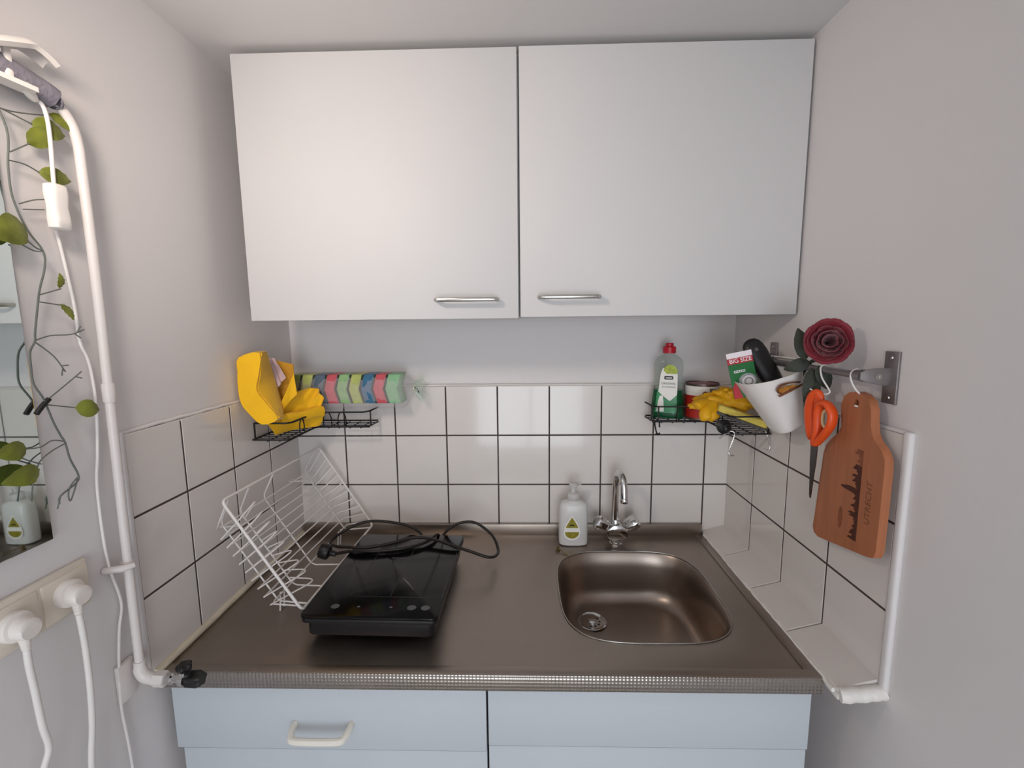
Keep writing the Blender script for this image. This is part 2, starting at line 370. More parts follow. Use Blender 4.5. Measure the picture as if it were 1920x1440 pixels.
def base_cabinet(x0, x1, zt, zd, top_name, label, handle=None, inset=0):
    t = thing('base_cabinet', label, 'cabinet', ((x0 + x1) / 2, -.28, 0), 'base cabinets under the worktop')
    b = MB().box(x0 + .004, x0 + .02, -.535, -.01, .1, zt).box(x1 - .02, x1 - .004, -.535, -.01, .1, zt).box(x0 + .02, x1 - .02, -.535, -.01, .1, .116).box(x0 + .02, x1 - .02, -.016, -.01, .116, zt)
    b.box(x0 + .02, x1 - .02, -.535, -.50, zd - .01, zd + .01)
    obj('body', b, 'carcass', t, 0)
    obj('plinth', MB().box(x0 + .004, x1 - .004, -.49, -.474, 0, .1), 'carcass', t, 0)
    d = obj(top_name, MB().box(x0, x1 - .0015, -.555, -.537, zd, zt, .0015), 'lowdoor', t, 30)
    if handle:
        hx0, hx1, hz = handle; y = -.555
        p = spl([(hx0, y, hz), (hx0, y - .012, hz - .001), (hx0 + .004, y - .026, hz - .004), (hx0 + .016, y - .032, hz - .006), (hx1 - .016, y - .032, hz - .006), (hx1 - .004, y - .026, hz - .004), (hx1, y - .012, hz - .001), (hx1, y, hz)], 5)
        obj('handle', MB().tube(p, .0062, 10), 'creamplastic', d, label='cream plastic bow handle')
    obj('door', MB().box(x0 + inset, x1 - .0015, -.551, -.535, .105, zd - .004, .0015), 'lowdoor', t, 30)
base_cabinet(-.581, .0055, .866, .7355, 'drawer', 'pale base cabinet below the hob with cream bow handle on its drawer', (-.352, -.247, .790), .008)
base_cabinet(.0075, .590, .868, .7485, 'drawer', 'pale base cabinet below the sink with plain handleless front')

# ------------------------------------------------------------------ worktop with sink
wt = thing('worktop', 'stainless steel kitchen worktop with an inset sink and embossed front edge', 'worktop', (0, -.28, .869))
X0, X1, Y0, Y1, ZT = -.589, .5985, -.566, -.014, .9
scx, scy = .337, -.296
SX0, SX1, SY0, SY1 = .157, .517, -.478, -.112
def sink_ring(inset, z, n=96, e=3.6, dx=0, dy=0):
    a_, b_ = (SX1 - SX0) / 2 - inset, (SY1 - SY0) / 2 - inset; o = []
    for t in ANG:
        c, s = math.cos(t), math.sin(t)
        r = (abs(c / a_) ** e + abs(s / b_) ** e) ** (-1 / e); o.append(V(scx + dx + r * c, scy + dy + r * s, z))
    return o
ANG = sorted([2 * PI * i / 96 for i in range(96)] + [math.atan2(y - scy, x - scx) % (2 * PI) for x in (X0, X1) for y in (Y0, Y1)])
def rect_hit(t):
    c, s = math.cos(t), math.sin(t); k = 1e9
    if c > 1e-9: k = min(k, (X1 - scx) / c)
    if c < -1e-9: k = min(k, (X0 - scx) / c)
    if s > 1e-9: k = min(k, (Y1 - scy) / s)
    if s < -1e-9: k = min(k, (Y0 - scy) / s)
    return V(scx + k * c, scy + k * s, ZT)
outer = [rect_hit(t) for t in ANG]
lo = lambda z: [V(p.x, p.y, z) for p in outer]
obj('deck', MB().loft([lo(.872), lo(ZT), sink_ring(-.004, ZT), sink_ring(0, ZT - .0015)], caps=(False, False)), 'steel', wt, 40)
bas = [sink_ring(0, ZT - .0015), sink_ring(.003, ZT - .005), sink_ring(.009, ZT - .04), sink_ring(.016, ZT - .085)]
for k in range(1, 8):
    a = PI / 2 * k / 7; bas.append(sink_ring(.016 + .03 * (1 - math.cos(a)), ZT - .085 - .045 * math.sin(a), e=3.6 - .5 * k / 7))
bas.append(sink_ring(.09, ZT - .1335, e=2.6)); bas.append(sink_ring(.14, ZT - .1345, e=2.2))
ob_b = obj('basin', MB().loft(bas, caps=(False, True)), 'basin', wt, 50)
obj('rolled_rim', MB().tube(sink_ring(-.0008, ZT + .0004), .0014, 6, cyc=True), 'nickel', wt, 60)
DX, DY, DZ = .247, -.222, ZT - .1335
dr = obj('drain', MB().lathe([(.0, .001), (.036, .001), (.0375, .003), (.035, .0042), (.030, .003), (.026, .0005), (.012, .0005), (.011, .004), (.007, .0055), (0, .0058)], 28, Matrix.Translation((DX, DY, DZ))), 'chrome', wt)
hb = MB()
for k in range(10):
    a = 2 * PI * k / 10; hb.lathe([(0, 0), (.0028, 0), (.0028, .0008), (0, .0008)], 8, Matrix.Translation((DX + .0185 * math.cos(a), DY + .0185 * math.sin(a), DZ + .0006)))
obj('drain_holes', hb, 'darkhole', dr, 0)
bd = MB().box(X0, X1, Y0, Y0 + .020, ZT - .001, ZT + .0035, .0018).box(X1 - .022, X1, Y0 + .018, Y1, ZT - .001, ZT + .0035, .0018)
obj('raised_border', bd, 'steel', wt, 40)
obj('upstand', MB().box(X0 + .002, X1 - .002, -.0155, -.001, ZT - .002, .934, .002), 'steel', wt, 40)
obj('front_edge', MB().box(X0 + .002, X1, Y0 - .003, Y0 + .012, .871, ZT + .003, .003), 'lip', wt, 40)
# ball chain anchor near the sink's back corner
ch = thing('plug_chain', 'small beaded plug chain hanging from a screw at the sink edge', 'chain', (.166, -.118, .9))
obj('anchor_screw', MB().lathe([(0, 0), (.006, 0), (.006, .003), (.0035, .0045), (.0035, .010), (.005, .012), (0, .013)], 12, Matrix.Translation((.168, -.108, ZT))), 'bead', ch)
cb = MB(); cp = spl([(.168, -.109, .909), (.177, -.120, .9055), (.186, -.130, .903), (.193, -.140, .899), (.195, -.146, .885), (.196, -.149, .86), (.197, -.151, .83)], 6)
for p in cp: cb.lathe([(0, -.0017), (.0013, -.001), (.0018, 0), (.0013, .001), (0, .0017)], 8, Matrix.Translation(p))
obj('bead_chain', cb, 'bead', ch)

# ------------------------------------------------------------------ faucet
fc = thing('sink_faucet', 'chrome two-handle faucet with curved spout behind the sink', 'faucet', (.335, -.068, .9))
fx, fy = .335, -.066
obj('base', MB().lathe([(0, 0), (.017, 0), (.0175, .004), (.015, .006), (.0145, .020), (0, .020)], 24, Matrix.Translation((fx, fy, ZT))), 'chrome', fc)
bodym = Matrix.Translation((fx, fy, .942))
bdy = MB(); hx = [(.031 * math.cos(PI / 8 + k * PI / 4), .026 * math.sin(PI / 8 + k * PI / 4)) for k in range(8)]
bdy.prism(hx, .046, Matrix.Translation((fx, fy - .026, .940)) @ Matrix.Rotation(-PI / 2, 4, 'X') , .004)
bdy.lathe([(0, .0), (.014, .0), (.0135, .012), (.012, .016), (0, .016)], 20, Matrix.Translation((fx - .002, fy, .958)))
obj('body', bdy, 'chrome', fc)
sp_ = spl([(fx - .004, fy, .97), (fx - .004, fy, 1.04), (fx - .003, fy - .002, 1.085), (fx - .001, fy - .014, 1.108), (fx + .003, fy - .034, 1.114), (fx + .006, fy - .052, 1.102), (fx + .007, fy - .060, 1.075), (fx + .007, fy - .062, 1.052)], 8)
obj('spout', MB().tube(sp_, .0098, 16), 'chrome', fc)
obj('aerator', MB().lathe([(0, 0), (.0105, 0), (.0112, .003), (.0112, .010), (.0100, .013), (0, .013)], 20, Matrix.Translation((fx + .007, fy - .062, 1.046))), 'chrome', fc)
for sd in (-1, 1):
    ax = V(sd * .78, -.10, .60).normalized(); m = frame((fx + sd * .020, fy - .004, .944), ax.orthogonal(), ax.cross(ax.orthogonal()))
    if (m.to_3x3() @ V(0, 0, 1)).dot(ax) < 0: m = m @ Matrix.Rotation(PI, 4, 'X')
    n = 36; rings = []
    for z, R_ in ((0, .011), (.010, .011), (.012, .0165), (.016, .019), (.040, .0195), (.046, .018), (.049, .012)):
        w_ = [R_ * (1 + (.14 if z > .011 else 0) * math.cos(6 * PI * j / n)) for j in range(n)]
        rings.append([m @ V(w_[j] * math.cos(2 * PI * j / n), w_[j] * math.sin(2 * PI * j / n), z) for j in range(n)])
    obj('handle', MB().loft(rings), 'chrome', fc, 45)

# ------------------------------------------------------------------ soap dispenser
sd_ = thing('soap_dispenser', 'translucent white hand soap bottle with olive drop label beside the faucet', 'soap bottle', (.214, -.064, .9))
def sring(cx, cy, a_, b_, z, e=3.2, n=40, rot=0):
    o = []
    for j in range(n):
        t = 2 * PI * j / n; c, s_ = math.cos(t), math.sin(t); r = (abs(c / a_) ** e + abs(s_ / b_) ** e) ** (-1 / e)
        x, y = r * c, r * s_; o.append(V(cx + x * math.cos(rot) - y * math.sin(rot), cy + x * math.sin(rot) + y * math.cos(rot), z))
    return o
sc_ = (.214, -.064)
obj('bottle', MB().loft([sring(*sc_, .034, .018, .901), sring(*sc_, .0395, .0225, .904), sring(*sc_, .0405, .0235, .915), sring(*sc_, .0405, .0235, .95), sring(*sc_, .0395, .0235, .99), sring(*sc_, .038, .0225, 1.015), sring(*sc_, .034, .020, 1.023), sring(*sc_, .021, .016, 1.028, 2.3), sring(*sc_, .015, .015, 1.031, 2)]), 'soap', sd_, 50)
obj('collar', MB().lathe([(0, 0), (.0165, 0), (.0165, .018), (.013, .021), (.0065, .022), (.0065, .036), (0, .036)], 24, Matrix.Translation((*sc_, 1.031))), 'pump', sd_)
nz_ = MB().lathe([(0, 0), (.011, 0), (.012, .004), (.012, .010), (.009, .013), (0, .013)], 20, Matrix.Translation((*sc_, 1.066)))
nz_.tube(spl([(sc_[0], sc_[1], 1.074), (sc_[0] + .012, sc_[1] + .010, 1.075), (sc_[0] + .022, sc_[1] + .018, 1.070)], 4), .0045, 10)
obj('pump_head', nz_, 'pump', sd_)
def dropo(s_, n=40):
    o = []
    for k in range(n):
        t = 2 * PI * k / n; y = -math.cos(t); w = math.sin(t) * (math.sin(t / 2) ** 1.25)
        o.append((w * s_ * .86, -y * s_ * .0 + (math.cos(t)) * s_))
    return o
dm = frame((.2085, -.0877, .957), (1, 0, 0), (0, 0, 1))
lb = obj('label', MB().prism([(x, y) for x, y in dropo(.037)], .0006, dm), 'labelwhite', sd_, 0, label='white drop shaped sticker')
dm2 = frame((.2085, -.0884, .957), (1, 0, 0), (0, 0, 1))
d2 = dropo(.031, 60)
up = [(x, y) for x, y in d2 if y > -.003]; dn = [(x, y) for x, y in d2 if y < -.012]
obj('drop_print', MB().prism(sorted(up, key=lambda p: math.atan2(p[1] - .004, p[0])), .0004, dm2), 'olive', lb, 0)
obj('drop_print', MB().prism(sorted(dn, key=lambda p: math.atan2(p[1] + .018, p[0])), .0004, dm2), 'olive', lb, 0)
obj('dark_mark', MB().prism(rrect(-.006, .006, .006, .0095, .0015), .0004, frame((.2085, -.0889, .957), (1, 0, 0), (0, 0, 1))), 'labelblack', lb, 0)

# ------------------------------------------------------------------ induction hob
hob = thing('induction_hob', 'black portable induction hob with glass top on the worktop', 'hob', (-.226, -.316, .9))
hm = Matrix.Translation((-.226, -.316, 0)) @ Matrix.Rotation(math.radians(-1.2), 4, 'Z')
gl = obj('glass_top', MB().prism(rrect(-.137, .137, -.178, .178, .014), .006, hm @ Matrix.Translation((0, 0, .9545)), .0015), 'blackglass', hob, 40)
obj('housing', MB().prism(rrect(-.128, .128, -.169, .165, .016), .040, hm @ Matrix.Translation((0, 0, .9145)), .004).prism(rrect(-.136, .136, -.177, .177, .014), .0085, hm @ Matrix.Translation((0, 0, .9462)), .001), 'blackplastic', hob, 40)
for sx in (-1, 1):
    for sy in (-1, 1): obj('foot', MB().lathe([(0, 0), (.013, 0), (.014, .004), (.012, .0155), (0, .0155)], 16, hm @ Matrix.Translation((sx * .1, sy * .13, .9))), 'blackplastic', hob)
def hobprint(name, outline, x, y, mat, d=.0002): return obj(name, MB().prism(outline, d, hm @ Matrix.Translation((x, y, .9605))), mat, gl, 0)
circ = lambda r, sx=1, n=20: [(r * sx * math.cos(2 * PI * k / n), r * math.sin(2 * PI * k / n)) for k in range(n)]
for x, r in ((-.078, .0075), (-.030, .0028), (.036, .0028), (.078, .0080), (.106, .0080)): hobprint('touch_key', circ(r, 1.15), x, -.143, 'hobprint')
for a in ((-.0625, .1325, -.1085, -.1070), (-.0625, -.061, -.107, .13), (.022, .0235, -.107, .178), (.1310, .1325, -.107, .13)): hobprint('zone_line', [(a[0], a[2]), (a[1], a[2]), (a[1], a[3]), (a[0], a[3])], 0, 0, 'hobline')
for k, w in enumerate((.004, .0025, .004, .003, .004, .003)): hobprint('logo_mark', rrect(-w / 2, w / 2, -.0022, .0022, .0006, 2), -.018 + k * .0058, .052, 'hobprint')
cb_ = [(-.215, -.140, .925), (-.205, -.118, .945), (-.24, -.105, .968), (-.315, -.10, .981), (-.375, -.105, .979), (-.428, -.125, .958), (-.440, -.165, .950), (-.405, -.205, .960), (-.374, -.221, .9665), (-.325, -.226, .967), (-.27, -.205, .968), (-.215, -.180, .972), (-.165, -.185, .971), (-.11, -.212, .968), (-.06, -.232, .962), (-.015, -.24, .951), (.004, -.21, .940), (.006, -.165, .934), (-.012, -.130, .955), (-.055, -.118, .984), (-.095, -.118, .986), (-.130, -.122, .970), (-.150, -.132, .950), (-.158, -.150, .9665), (-.175, -.19, .967), (-.22, -.225, .967), (-.29, -.243, .967), (-.345, -.240, .966), (-.385, -.232, .957), (-.410, -.226, .948)]
cable = obj('power_cable', MB().tube(spl(cb_, 6), .0038, 8), 'blackcable', hob, 60)
pmx = frame((-.417, -.225, .944), (0, 1, 0), (.25, .1, .95))
pg = MB(); pz = frame((-.412, -.2255, .947), (.1, 1, 0), (.2, 0, 1))
pg.lathe([(0, 0), (.006, 0), (.007, .010), (.009, .014), (.0175, .018), (.019, .022), (.019, .038), (.017, .041), (0, .041)], 18, frame((-.400, -.2265, .950), (0, 1, .0), (.28, 0, .96)) @ Matrix.Rotation(PI, 4, 'Y') if (frame((0, 0, 0), (0, 1, 0), (.28, 0, .96)).to_3x3() @ V(0, 0, 1)).x > 0 else frame((-.400, -.2265, .950), (0, 1, .0), (.28, 0, .96)))
plg = obj('plug', pg, 'blackplastic', hob)

# ------------------------------------------------------------------ dish rack leaning between hob and wall
rk = thing('dish_rack', 'white wire dish drying rack leaning on its side against the tiles', 'dish rack', (-.44, -.23, .9))
RB, RC, RA, RD = V(-.387, -.435, .936), V(-.372, -.028, .938), V(-.536, -.435, 1.173), V(-.517, -.030, 1.174)
uu = (RC - RB); vv = (RA - RB); nn = V(-.85, 0, -.53).normalized(); DP = .057; INS = .034
def rp(a, b, d=0):          # a along the length, b across, d depth away from the opening
    p = RB.lerp(RC, a).lerp(RA.lerp(RD, a), b); k = d / DP
    vd = vv.normalized(); ud = uu.normalized()
    return p + nn * d + vd * INS * (1 - 2 * b) * k + ud * INS * .35 * (1 - 2 * a) * k
rim = []
for a, b in ((0, 0), (1, 0), (1, 1), (0, 1)):
    c0 = rp(a, b); rim.append(c0)
def roundrim(cs, r, d=0):
    o = []
    for i in range(4):
        p, q, s_ = cs[i - 1], cs[i], cs[(i + 1) % 4]; a = q + (p - q).normalized() * r; b = q + (s_ - q).normalized() * r
        for k in range(6):
            t = k / 5; o.append(a.lerp(q, t).lerp(q.lerp(b, t), t))
    return o
obj('rim', MB().tube(roundrim(rim, .014), .0031, 8, cyc=True), 'whitewire', rk, 60)
for k in range(10):
    b = .045 + .91 * k / 9
    near = [rp(0, b), rp(.0, b, DP * .55), rp(.0, b, DP * .95), rp(.035, b, DP)] if k in (0, 9) else [rp(-.012, b, DP)]
    obj('basket_wire', MB().tube(near + [rp(.965, b, DP), rp(1, b, DP * .95), rp(1, b, DP * .5), rp(1, b)], .0017, 6), 'whitewire', rk, 60)
for a in (.06, .22, .45, .955):
    obj('cross_wire', MB().tube([rp(a, 0), rp(a, 0, DP * .6), rp(a, .0, DP * .93), rp(a, .03, DP + .003), rp(a, .97, DP + .003), rp(a, 1, DP * .93), rp(a, 1, DP * .6), rp(a, 1)], .0019, 6), 'whitewire', rk, 60)
for k in range(9):
    b = .045 + .91 * k / 9
    pts = spl([rp(-.012, b, DP), rp(.10, b + .012, DP * .55), rp(.185, b + .024, DP * .16), rp(.215, b + .032, DP * .2), rp(.22, b + .042, DP * .6), rp(.222, b + .05, DP)], 4)
    obj('plate_prong', MB().tube(pts, .0016, 6), 'whitewire', rk, 60)
for a in (.12, .88):
    q0 = rp(a - .02, .06, DP); q1 = rp(a + .02, .06, DP); e0 = V(q0.x - .004, q0.y, .9022); e1 = V(q1.x - .004, q1.y, .9022)
    obj('foot', MB().tube([q0, e0, e1, q1], .002, 6), 'whitewire', rk, 60)
    w0 = rp(a, .93, DP); obj('foot', MB().tube([w0, V(XL + .0022, w0.y, w0.z - .01), rp(a + .03, .86, DP)], .002, 6), 'whitewire', rk, 60)

# ------------------------------------------------------------------ corner shelves
def corner_shelf(cx, sgn, z, label, arches, post_b):
    t = thing('corner_shelf', label, 'shelf', (cx + sgn * .06, -.06, z), 'black wire corner shelves')
    P = lambda b, a, h=0: V(cx + sgn * b, -.004 - a, z + h)
    ol = [(.001, .001), (.236, .001), (.243, .02), (.236, .083), (.100, .083), (.093, .095), (.090, .222), (.080, .228), (.001, .226)]
    obj('base_frame', MB().tube([P(b, a) for b, a in ol], .0023, 6, cyc=True), 'blackwire', t, 60)
    rl = [(.004, .222), (.082, .226), (.094, .215), (.098, .10), (.108, .088), (.225, .086), (.238, .07), (.242, .012)]
    obj('rim', MB().tube([P(*p, .041) for p in [(rl[0][0], rl[0][1])] + rl[1:]], .0023, 6), 'blackwire', t, 60)
    for b, a in post_b: obj('post', MB().tube([P(b, a), P(b, a, .041)], .0021, 6), 'blackwire', t, 60)
    k = .02
    while k < .22:
        bmax = .24 if k < .083 else .092
        obj('grid_wire', MB().tube([P(.001, k, -.002), P(bmax, k, -.002)], .0014, 5), 'blackwire', t, 60); k += .02
    for b in (.035, .065, .125, .155, .185, .215):
        obj('grid_wire', MB().tube([P(b, .001, -.004), P(b, .225 if b < .09 else .083, -.004)], .0014, 5), 'blackwire', t, 60)
    for b, a, db, da in arches:
        pts = spl([P(b - db, a - da), P(b - db, a - da, .022), P(b - db * .6, a - da * .6, .036), P(b, a, .041), P(b + db * .6, a + da * .6, .036), P(b + db, a + da, .022), P(b + db, a + da)], 4)
        obj('arch', MB().tube(pts, .0016, 6), 'blackwire', t, 60)
    return t
corner_shelf(-.586, 1, 1.2475, 'black wire corner shelf holding the sponge pack and yellow cloths', [(.165, .084, .011, 0), (.096, .17, 0, .012), (.125, .084, .011, 0)], [(.004, .222), (.236, .06), (.002, .01)])
rs = corner_shelf(.662, -1, 1.258, 'black wire corner shelf holding the detergent bottle and rubber glove', [(.165, .084, .011, 0), (.096, .17, 0, .012)], [(.236, .06), (.004, .222), (.225, .085)])
obj('hanging_hook', MB().tube(spl([(.432, -.07, 1.256), (.434, -.074, 1.24), (.437, -.076, 1.226), (.440, -.082, 1.221), (.443, -.086, 1.226)], 4), .0022, 6).lathe([(0, -.004), (.004, -.002), (.004, .002), (0, .004)], 10, Matrix.Translation((.4375, -.078, 1.221))), 'blackwire', rs, 60)
obj('hanging_hook', MB().tube([(.446, -.068, 1.256), (.447, -.07, 1.238)], .002, 6), 'blackwire', rs, 60)
sc2 = thing('suction_cup', 'black round rubber suction cup at the front of the detergent shelf', 'suction cup', (.550, -.232, 1.258))
obj('cup', MB().lathe([(0, 0), (.017, 0), (.0175, .003), (.013, .007), (.007, .010), (.0065, .015), (0, .016)], 22, frame((.550, -.2295, 1.276), (1, 0, 0), (0, .1, 1))), 'blackplastic', sc2)
obj('knob', MB().lathe([(0, 0), (.005, 0), (.0055, .004), (0, .006)], 12, frame((.550, -.245, 1.2745), (1, 0, 0), (0, .1, 1))), 'blackplastic', sc2)

# ------------------------------------------------------------------ sponge pack
spk = thing('sponge_pack', 'clear plastic pack of coloured scouring sponges lying along the back wall', 'sponges', (-.42, -.05, 1.29))
cols = ['olive', 'lime', 'slate', 'red', 'green', 'lime', 'blue', 'red', 'mint']
tilt = Matrix.Translation((-.42, -.047, 1.35)) @ Matrix.Rotation(math.radians(0), 4, 'Y')
for k, cc in enumerate(cols):
    x = -.150 + k * .0335; w = .0285 if k < 8 else .034; sh = .011
    ol = [(x + sh, -.040), (x + sh + w, -.040), (x + w, 0), (x + sh + w, .040), (x + sh, .040), (x, 0)]
    fr = tilt @ frame((0, .029, 0), (1, 0, 0), (0, 0, 1))
    s1 = obj('sponge', MB().prism(ol, .062, fr, .004), 'sponge_' + cc, spk, 50)
    w2 = .0045; x2 = x + w + .0002
    ol2 = [(x2 + sh, -.039), (x2 + sh + w2, -.039), (x2 + w2, 0), (x2 + sh + w2, .039), (x2 + sh, .039), (x2, 0)]
    if k < 8: obj('scourer', MB().prism(ol2, .061, fr), 'scourer', s1, 0)
ringf = lambda x, hy, hz, s_=0: [tilt @ V(x + s_ * math.cos(2 * PI * j / 28) * .0, hy * (1 if abs(math.cos(2 * PI * j / 28)) ** .5 else 1) * math.copysign(abs(math.cos(2 * PI * j / 28)) ** .45, math.cos(2 * PI * j / 28)) + .002 * noise.noise(V(x * 40, j * .7, 0)), hz * (1 if j < 14 else 1.32) * math.copysign(abs(math.sin(2 * PI * j / 28)) ** .45, math.sin(2 * PI * j / 28)) + .002 * noise.noise(V(x * 40, j * .7, 5))) for j in range(28)]
fl = [ringf(-.156, .030, .040)] + [ringf(-.15 + i * .03, .0335, .043) for i in range(11)] + [ringf(.165, .034, .042), ringf(.178, .026, .032), ringf(.187, .014, .018), ringf(.192, .008, .009)]
sl_ = obj('plastic_sleeve', MB().loft(fl, caps=(False, False)), 'film', spk, 60, label='clear crinkled plastic sleeve')
fan = MB()
def fanf(u, v):
    a = 2 * PI * u; r = .008 + .026 * v; return tilt @ V(.192 + .022 * v + .005 * math.sin(a * 7), r * math.cos(a) * (1 + .25 * math.sin(a * 5)), r * math.sin(a) * (1 + .2 * math.sin(a * 6)) - .004 * v)
fan.sheet(fanf, 40, 4)
obj('sleeve_end', fan, 'filmgreen', sl_, 60)
obj('tie', MB().tube([tilt @ V(.192, .009 * math.cos(2 * PI * k / 14), .009 * math.sin(2 * PI * k / 14)) for k in range(14)], .0016, 6, cyc=True), 'cream_caulk', sl_, 60)
obj('twist_wire', MB().tube([tilt @ V(.193, -.01, .003), tilt @ V(.206, -.024, -.004), tilt @ V(.211, -.030, -.010)], [.0008, .0008, .0022], 6), 'blackplastic', sl_, 60)

# ------------------------------------------------------------------ folded yellow cloths on the left shelf
yc = thing('yellow_cloth', 'folded bright yellow cleaning cloths propped in the corner of the shelf', 'cloth', (-.54, -.2, 1.25))
fo = [(-.582, 1.452), (-.531, 1.463), (-.538, 1.41), (-.545, 1.376), (-.522, 1.341), (-.500, 1.307), (-.539, 1.294), (-.566, 1.318), (-.585, 1.345), (-.589, 1.384), (-.587, 1.42)]
fo = [(p.x, p.y) for p in spl([V(x, z, 0) for x, z in fo], 3, cyc=True)]
def yring(y, k, dx):
    cx, cz = -.545, 1.37
    return [V(cx + (x - cx) * (1 - .22 * k) + dx, y, cz + (z - cz) * (1 - .10 * k) - .008 * k + .0012 * noise.noise(V(x * 30, z * 30, y * 20))) for x, z in fo]
obj('folded_stack', MB().loft([yring(-.268, .06, .001), yring(-.264, 0, 0), yring(-.236, 0, 0), yring(-.230, .12, -.004)]), 'yellow', yc, 55)
def quadsheet(p00, p10, p11, p01, bend=None, amp=0, fr=3):
    a, b, c, d = map(Vector, (p00, p10, p11, p01)); n = (b - a).cross(d - a).normalized()
    return lambda u, v: a.lerp(b, u).lerp(d.lerp(c, u), v) + n * ((bend or 0) * math.sin(PI * u) * 1.0 + amp * math.sin(fr * PI * u + v * 2) * (.4 + .6 * v))
fe = spl([V(-.530, -.262, 1.462), V(-.5375, -.262, 1.41), V(-.5445, -.262, 1.376), V(-.5215, -.262, 1.341), V(-.4995, -.262, 1.308)], 4)
def sidep(u, v):
    a = fe[round(v * 16)]; b = V(-.559, -.185, 1.449).lerp(V(-.529, -.190, 1.322), v); p = a.lerp(b, u); p.x += .004 * math.sin(PI * u); return p
obj('inner_fold', MB().sheet(sidep, 8, 16, .002), 'yellow', yc, 60)
obj('wrapper', MB().sheet(quadsheet((-.566, -.175, 1.446), (-.556, -.16, 1.443), (-.528, -.165, 1.392), (-.540, -.18, 1.37), .004, .003), 8, 8, .0006), 'pinkfilm', yc, 60, label='torn pinkish plastic wrapper')
obj('back_flap', MB().sheet(quadsheet((-.566, -.15, 1.438), (-.520, -.135, 1.424), (-.518, -.145, 1.340), (-.548, -.16, 1.322), .004, .002), 10, 10, .0015), 'yellowthin', yc, 60)
obj('loose_fold', MB().sheet(quadsheet((-.541, -.205, 1.30), (-.501, -.175, 1.405), (-.4985, -.172, 1.352), (-.535, -.20, 1.305), 0, .002), 10, 6, .0016), 'yellow', yc, 60)
def lobe(u, v):
    a = V(-.545, -.20, 1.300).lerp(V(-.480, -.098, 1.287), u); b = V(-.507, -.155, 1.354).lerp(V(-.458, -.089, 1.329), u)
    p = a.lerp(b, v); p.z += .014 * math.sin(PI * u) * v; p.y += .022 * math.sin(PI * u * 1.3) * (.3 + v) - .006 * math.sin(6 * u * PI) * v; return p
obj('loose_fold', MB().sheet(lobe, 18, 8, .0016), 'yellow', yc, 60)
def roll(u, v):
    a = -1.9 + 4.6 * v; r = .013 + .004 * u
    return V(-.532 + .064 * u + r * math.cos(a) * (.9 - .5 * u), -.212 + .112 * u, 1.292 + .0 * u + r * math.sin(a) * .9 + .002 * math.sin(u * 9))
obj('rolled_hem', MB().sheet(roll, 14, 14, .0016), 'yellow', yc, 60)
def low(u, v):
    p = V(-.56, -.215, 1.288).lerp(V(-.474, -.088, 1.288), u).lerp(V(-.55, -.205, 1.2535).lerp(V(-.482, -.088, 1.254), u), v); p.y += .006 * math.sin(5 * u) ; p.x += .006 * math.sin(7 * u + 2 * v); return p
obj('hanging_hem', MB().sheet(low, 14, 6, .0016), 'yellow', yc, 60)

# ------------------------------------------------------------------ detergent bottle
bt = thing('detergent_bottle', 'clear bottle of green dish detergent with red cap and white label', 'bottle', (.474, -.046, 1.26))
bc = (.474, -.046); br = math.radians(-20)
prof = [(.030, .014, 1.2605), (.0425, .022, 1.263), (.0435, .0235, 1.275), (.0420, .0235, 1.31), (.0385, .0230, 1.345), (.0375, .0230, 1.38), (.0385, .0235, 1.405), (.036, .023, 1.418), (.029, .020, 1.428), (.0185, .0165, 1.434), (.0145, .0145, 1.437), (.0140, .0140, 1.441)]
obj('bottle_body', MB().loft([sring(*bc, a_, b_, z, 2.7 if z < 1.42 else 2.2, 40, br) for a_, b_, z in prof]), 'bottle', bt, 60)
obj('liquid', MB().loft([sring(*bc, a_ + .0004, b_ + .0004, z - (.0003 if i == 0 else 0), 2.7, 40, br) for i, (a_, b_, z) in enumerate(prof[:4] + [(.0388, .0230, 1.340)])]), 'detergent', bt, 60, label='dark green liquid')
obj('cap', MB().lathe([(0, 0), (.0172, 0), (.0172, .016), (.0155, .018), (.0105, .0185), (.0105, .026), (.009, .0275), (0, .0275)], 24, Matrix.Translation((*bc, 1.4395))), 'redcap', bt)
def bsurf(s_, z, off):
    i = max(k for k in range(len(prof) - 1) if prof[k][2] <= z); p, q = prof[i], prof[i + 1]; t = (z - p[2]) / (q[2] - p[2])
    a_ = p[0] + (q[0] - p[0]) * t; b_ = p[1] + (q[1] - p[1]) * t; e = 2.7
    y = -b_ * max(0, 1 - abs(s_ / a_) ** e) ** (1 / e) - off
    return V(bc[0] + s_ * math.cos(br) - y * math.sin(br), bc[1] + s_ * math.sin(br) + y * math.cos(br), z)
def decal(name, rows, mat, parent, off, n=8):          # rows: (z, s_left, s_right)
    mb = MB(); rows = [V(*r) for r in rows]; k = 5; rr = []
    for i in range(len(rows) - 1):
        for j in range(k): rr.append(rows[i].lerp(rows[i + 1], j / k))
    rr.append(rows[-1])
    mb.sheet(lambda u, v: bsurf(rr[round(u * (len(rr) - 1))].y + (rr[round(u * (len(rr) - 1))].z - rr[round(u * (len(rr) - 1))].y) * v, rr[round(u * (len(rr) - 1))].x, off), len(rr) - 1, n)
    return obj(name, mb, mat, parent, 60)
SH = -.002
lg = decal('label', [(1.278, -.031 + SH, .027 + SH), (1.33, -.026 + SH, .026 + SH), (1.36, -.02 + SH, .026 + SH)], 'labelgreen', bt, .0012)
decal('label_panel', [(1.312, .004, .008), (1.328, -.016, .024), (1.336, -.024, .0245), (1.362, -.0215, .0245), (1.385, -.019, .024), (1.400, -.014, .016)], 'labelwhite', lg, .0020)
decal('leaf_print', [(1.385, -.004, .022), (1.394, -.012, .024), (1.404, -.008, .018), (1.409, .0, .010)], 'limegreen', lg, .0026)
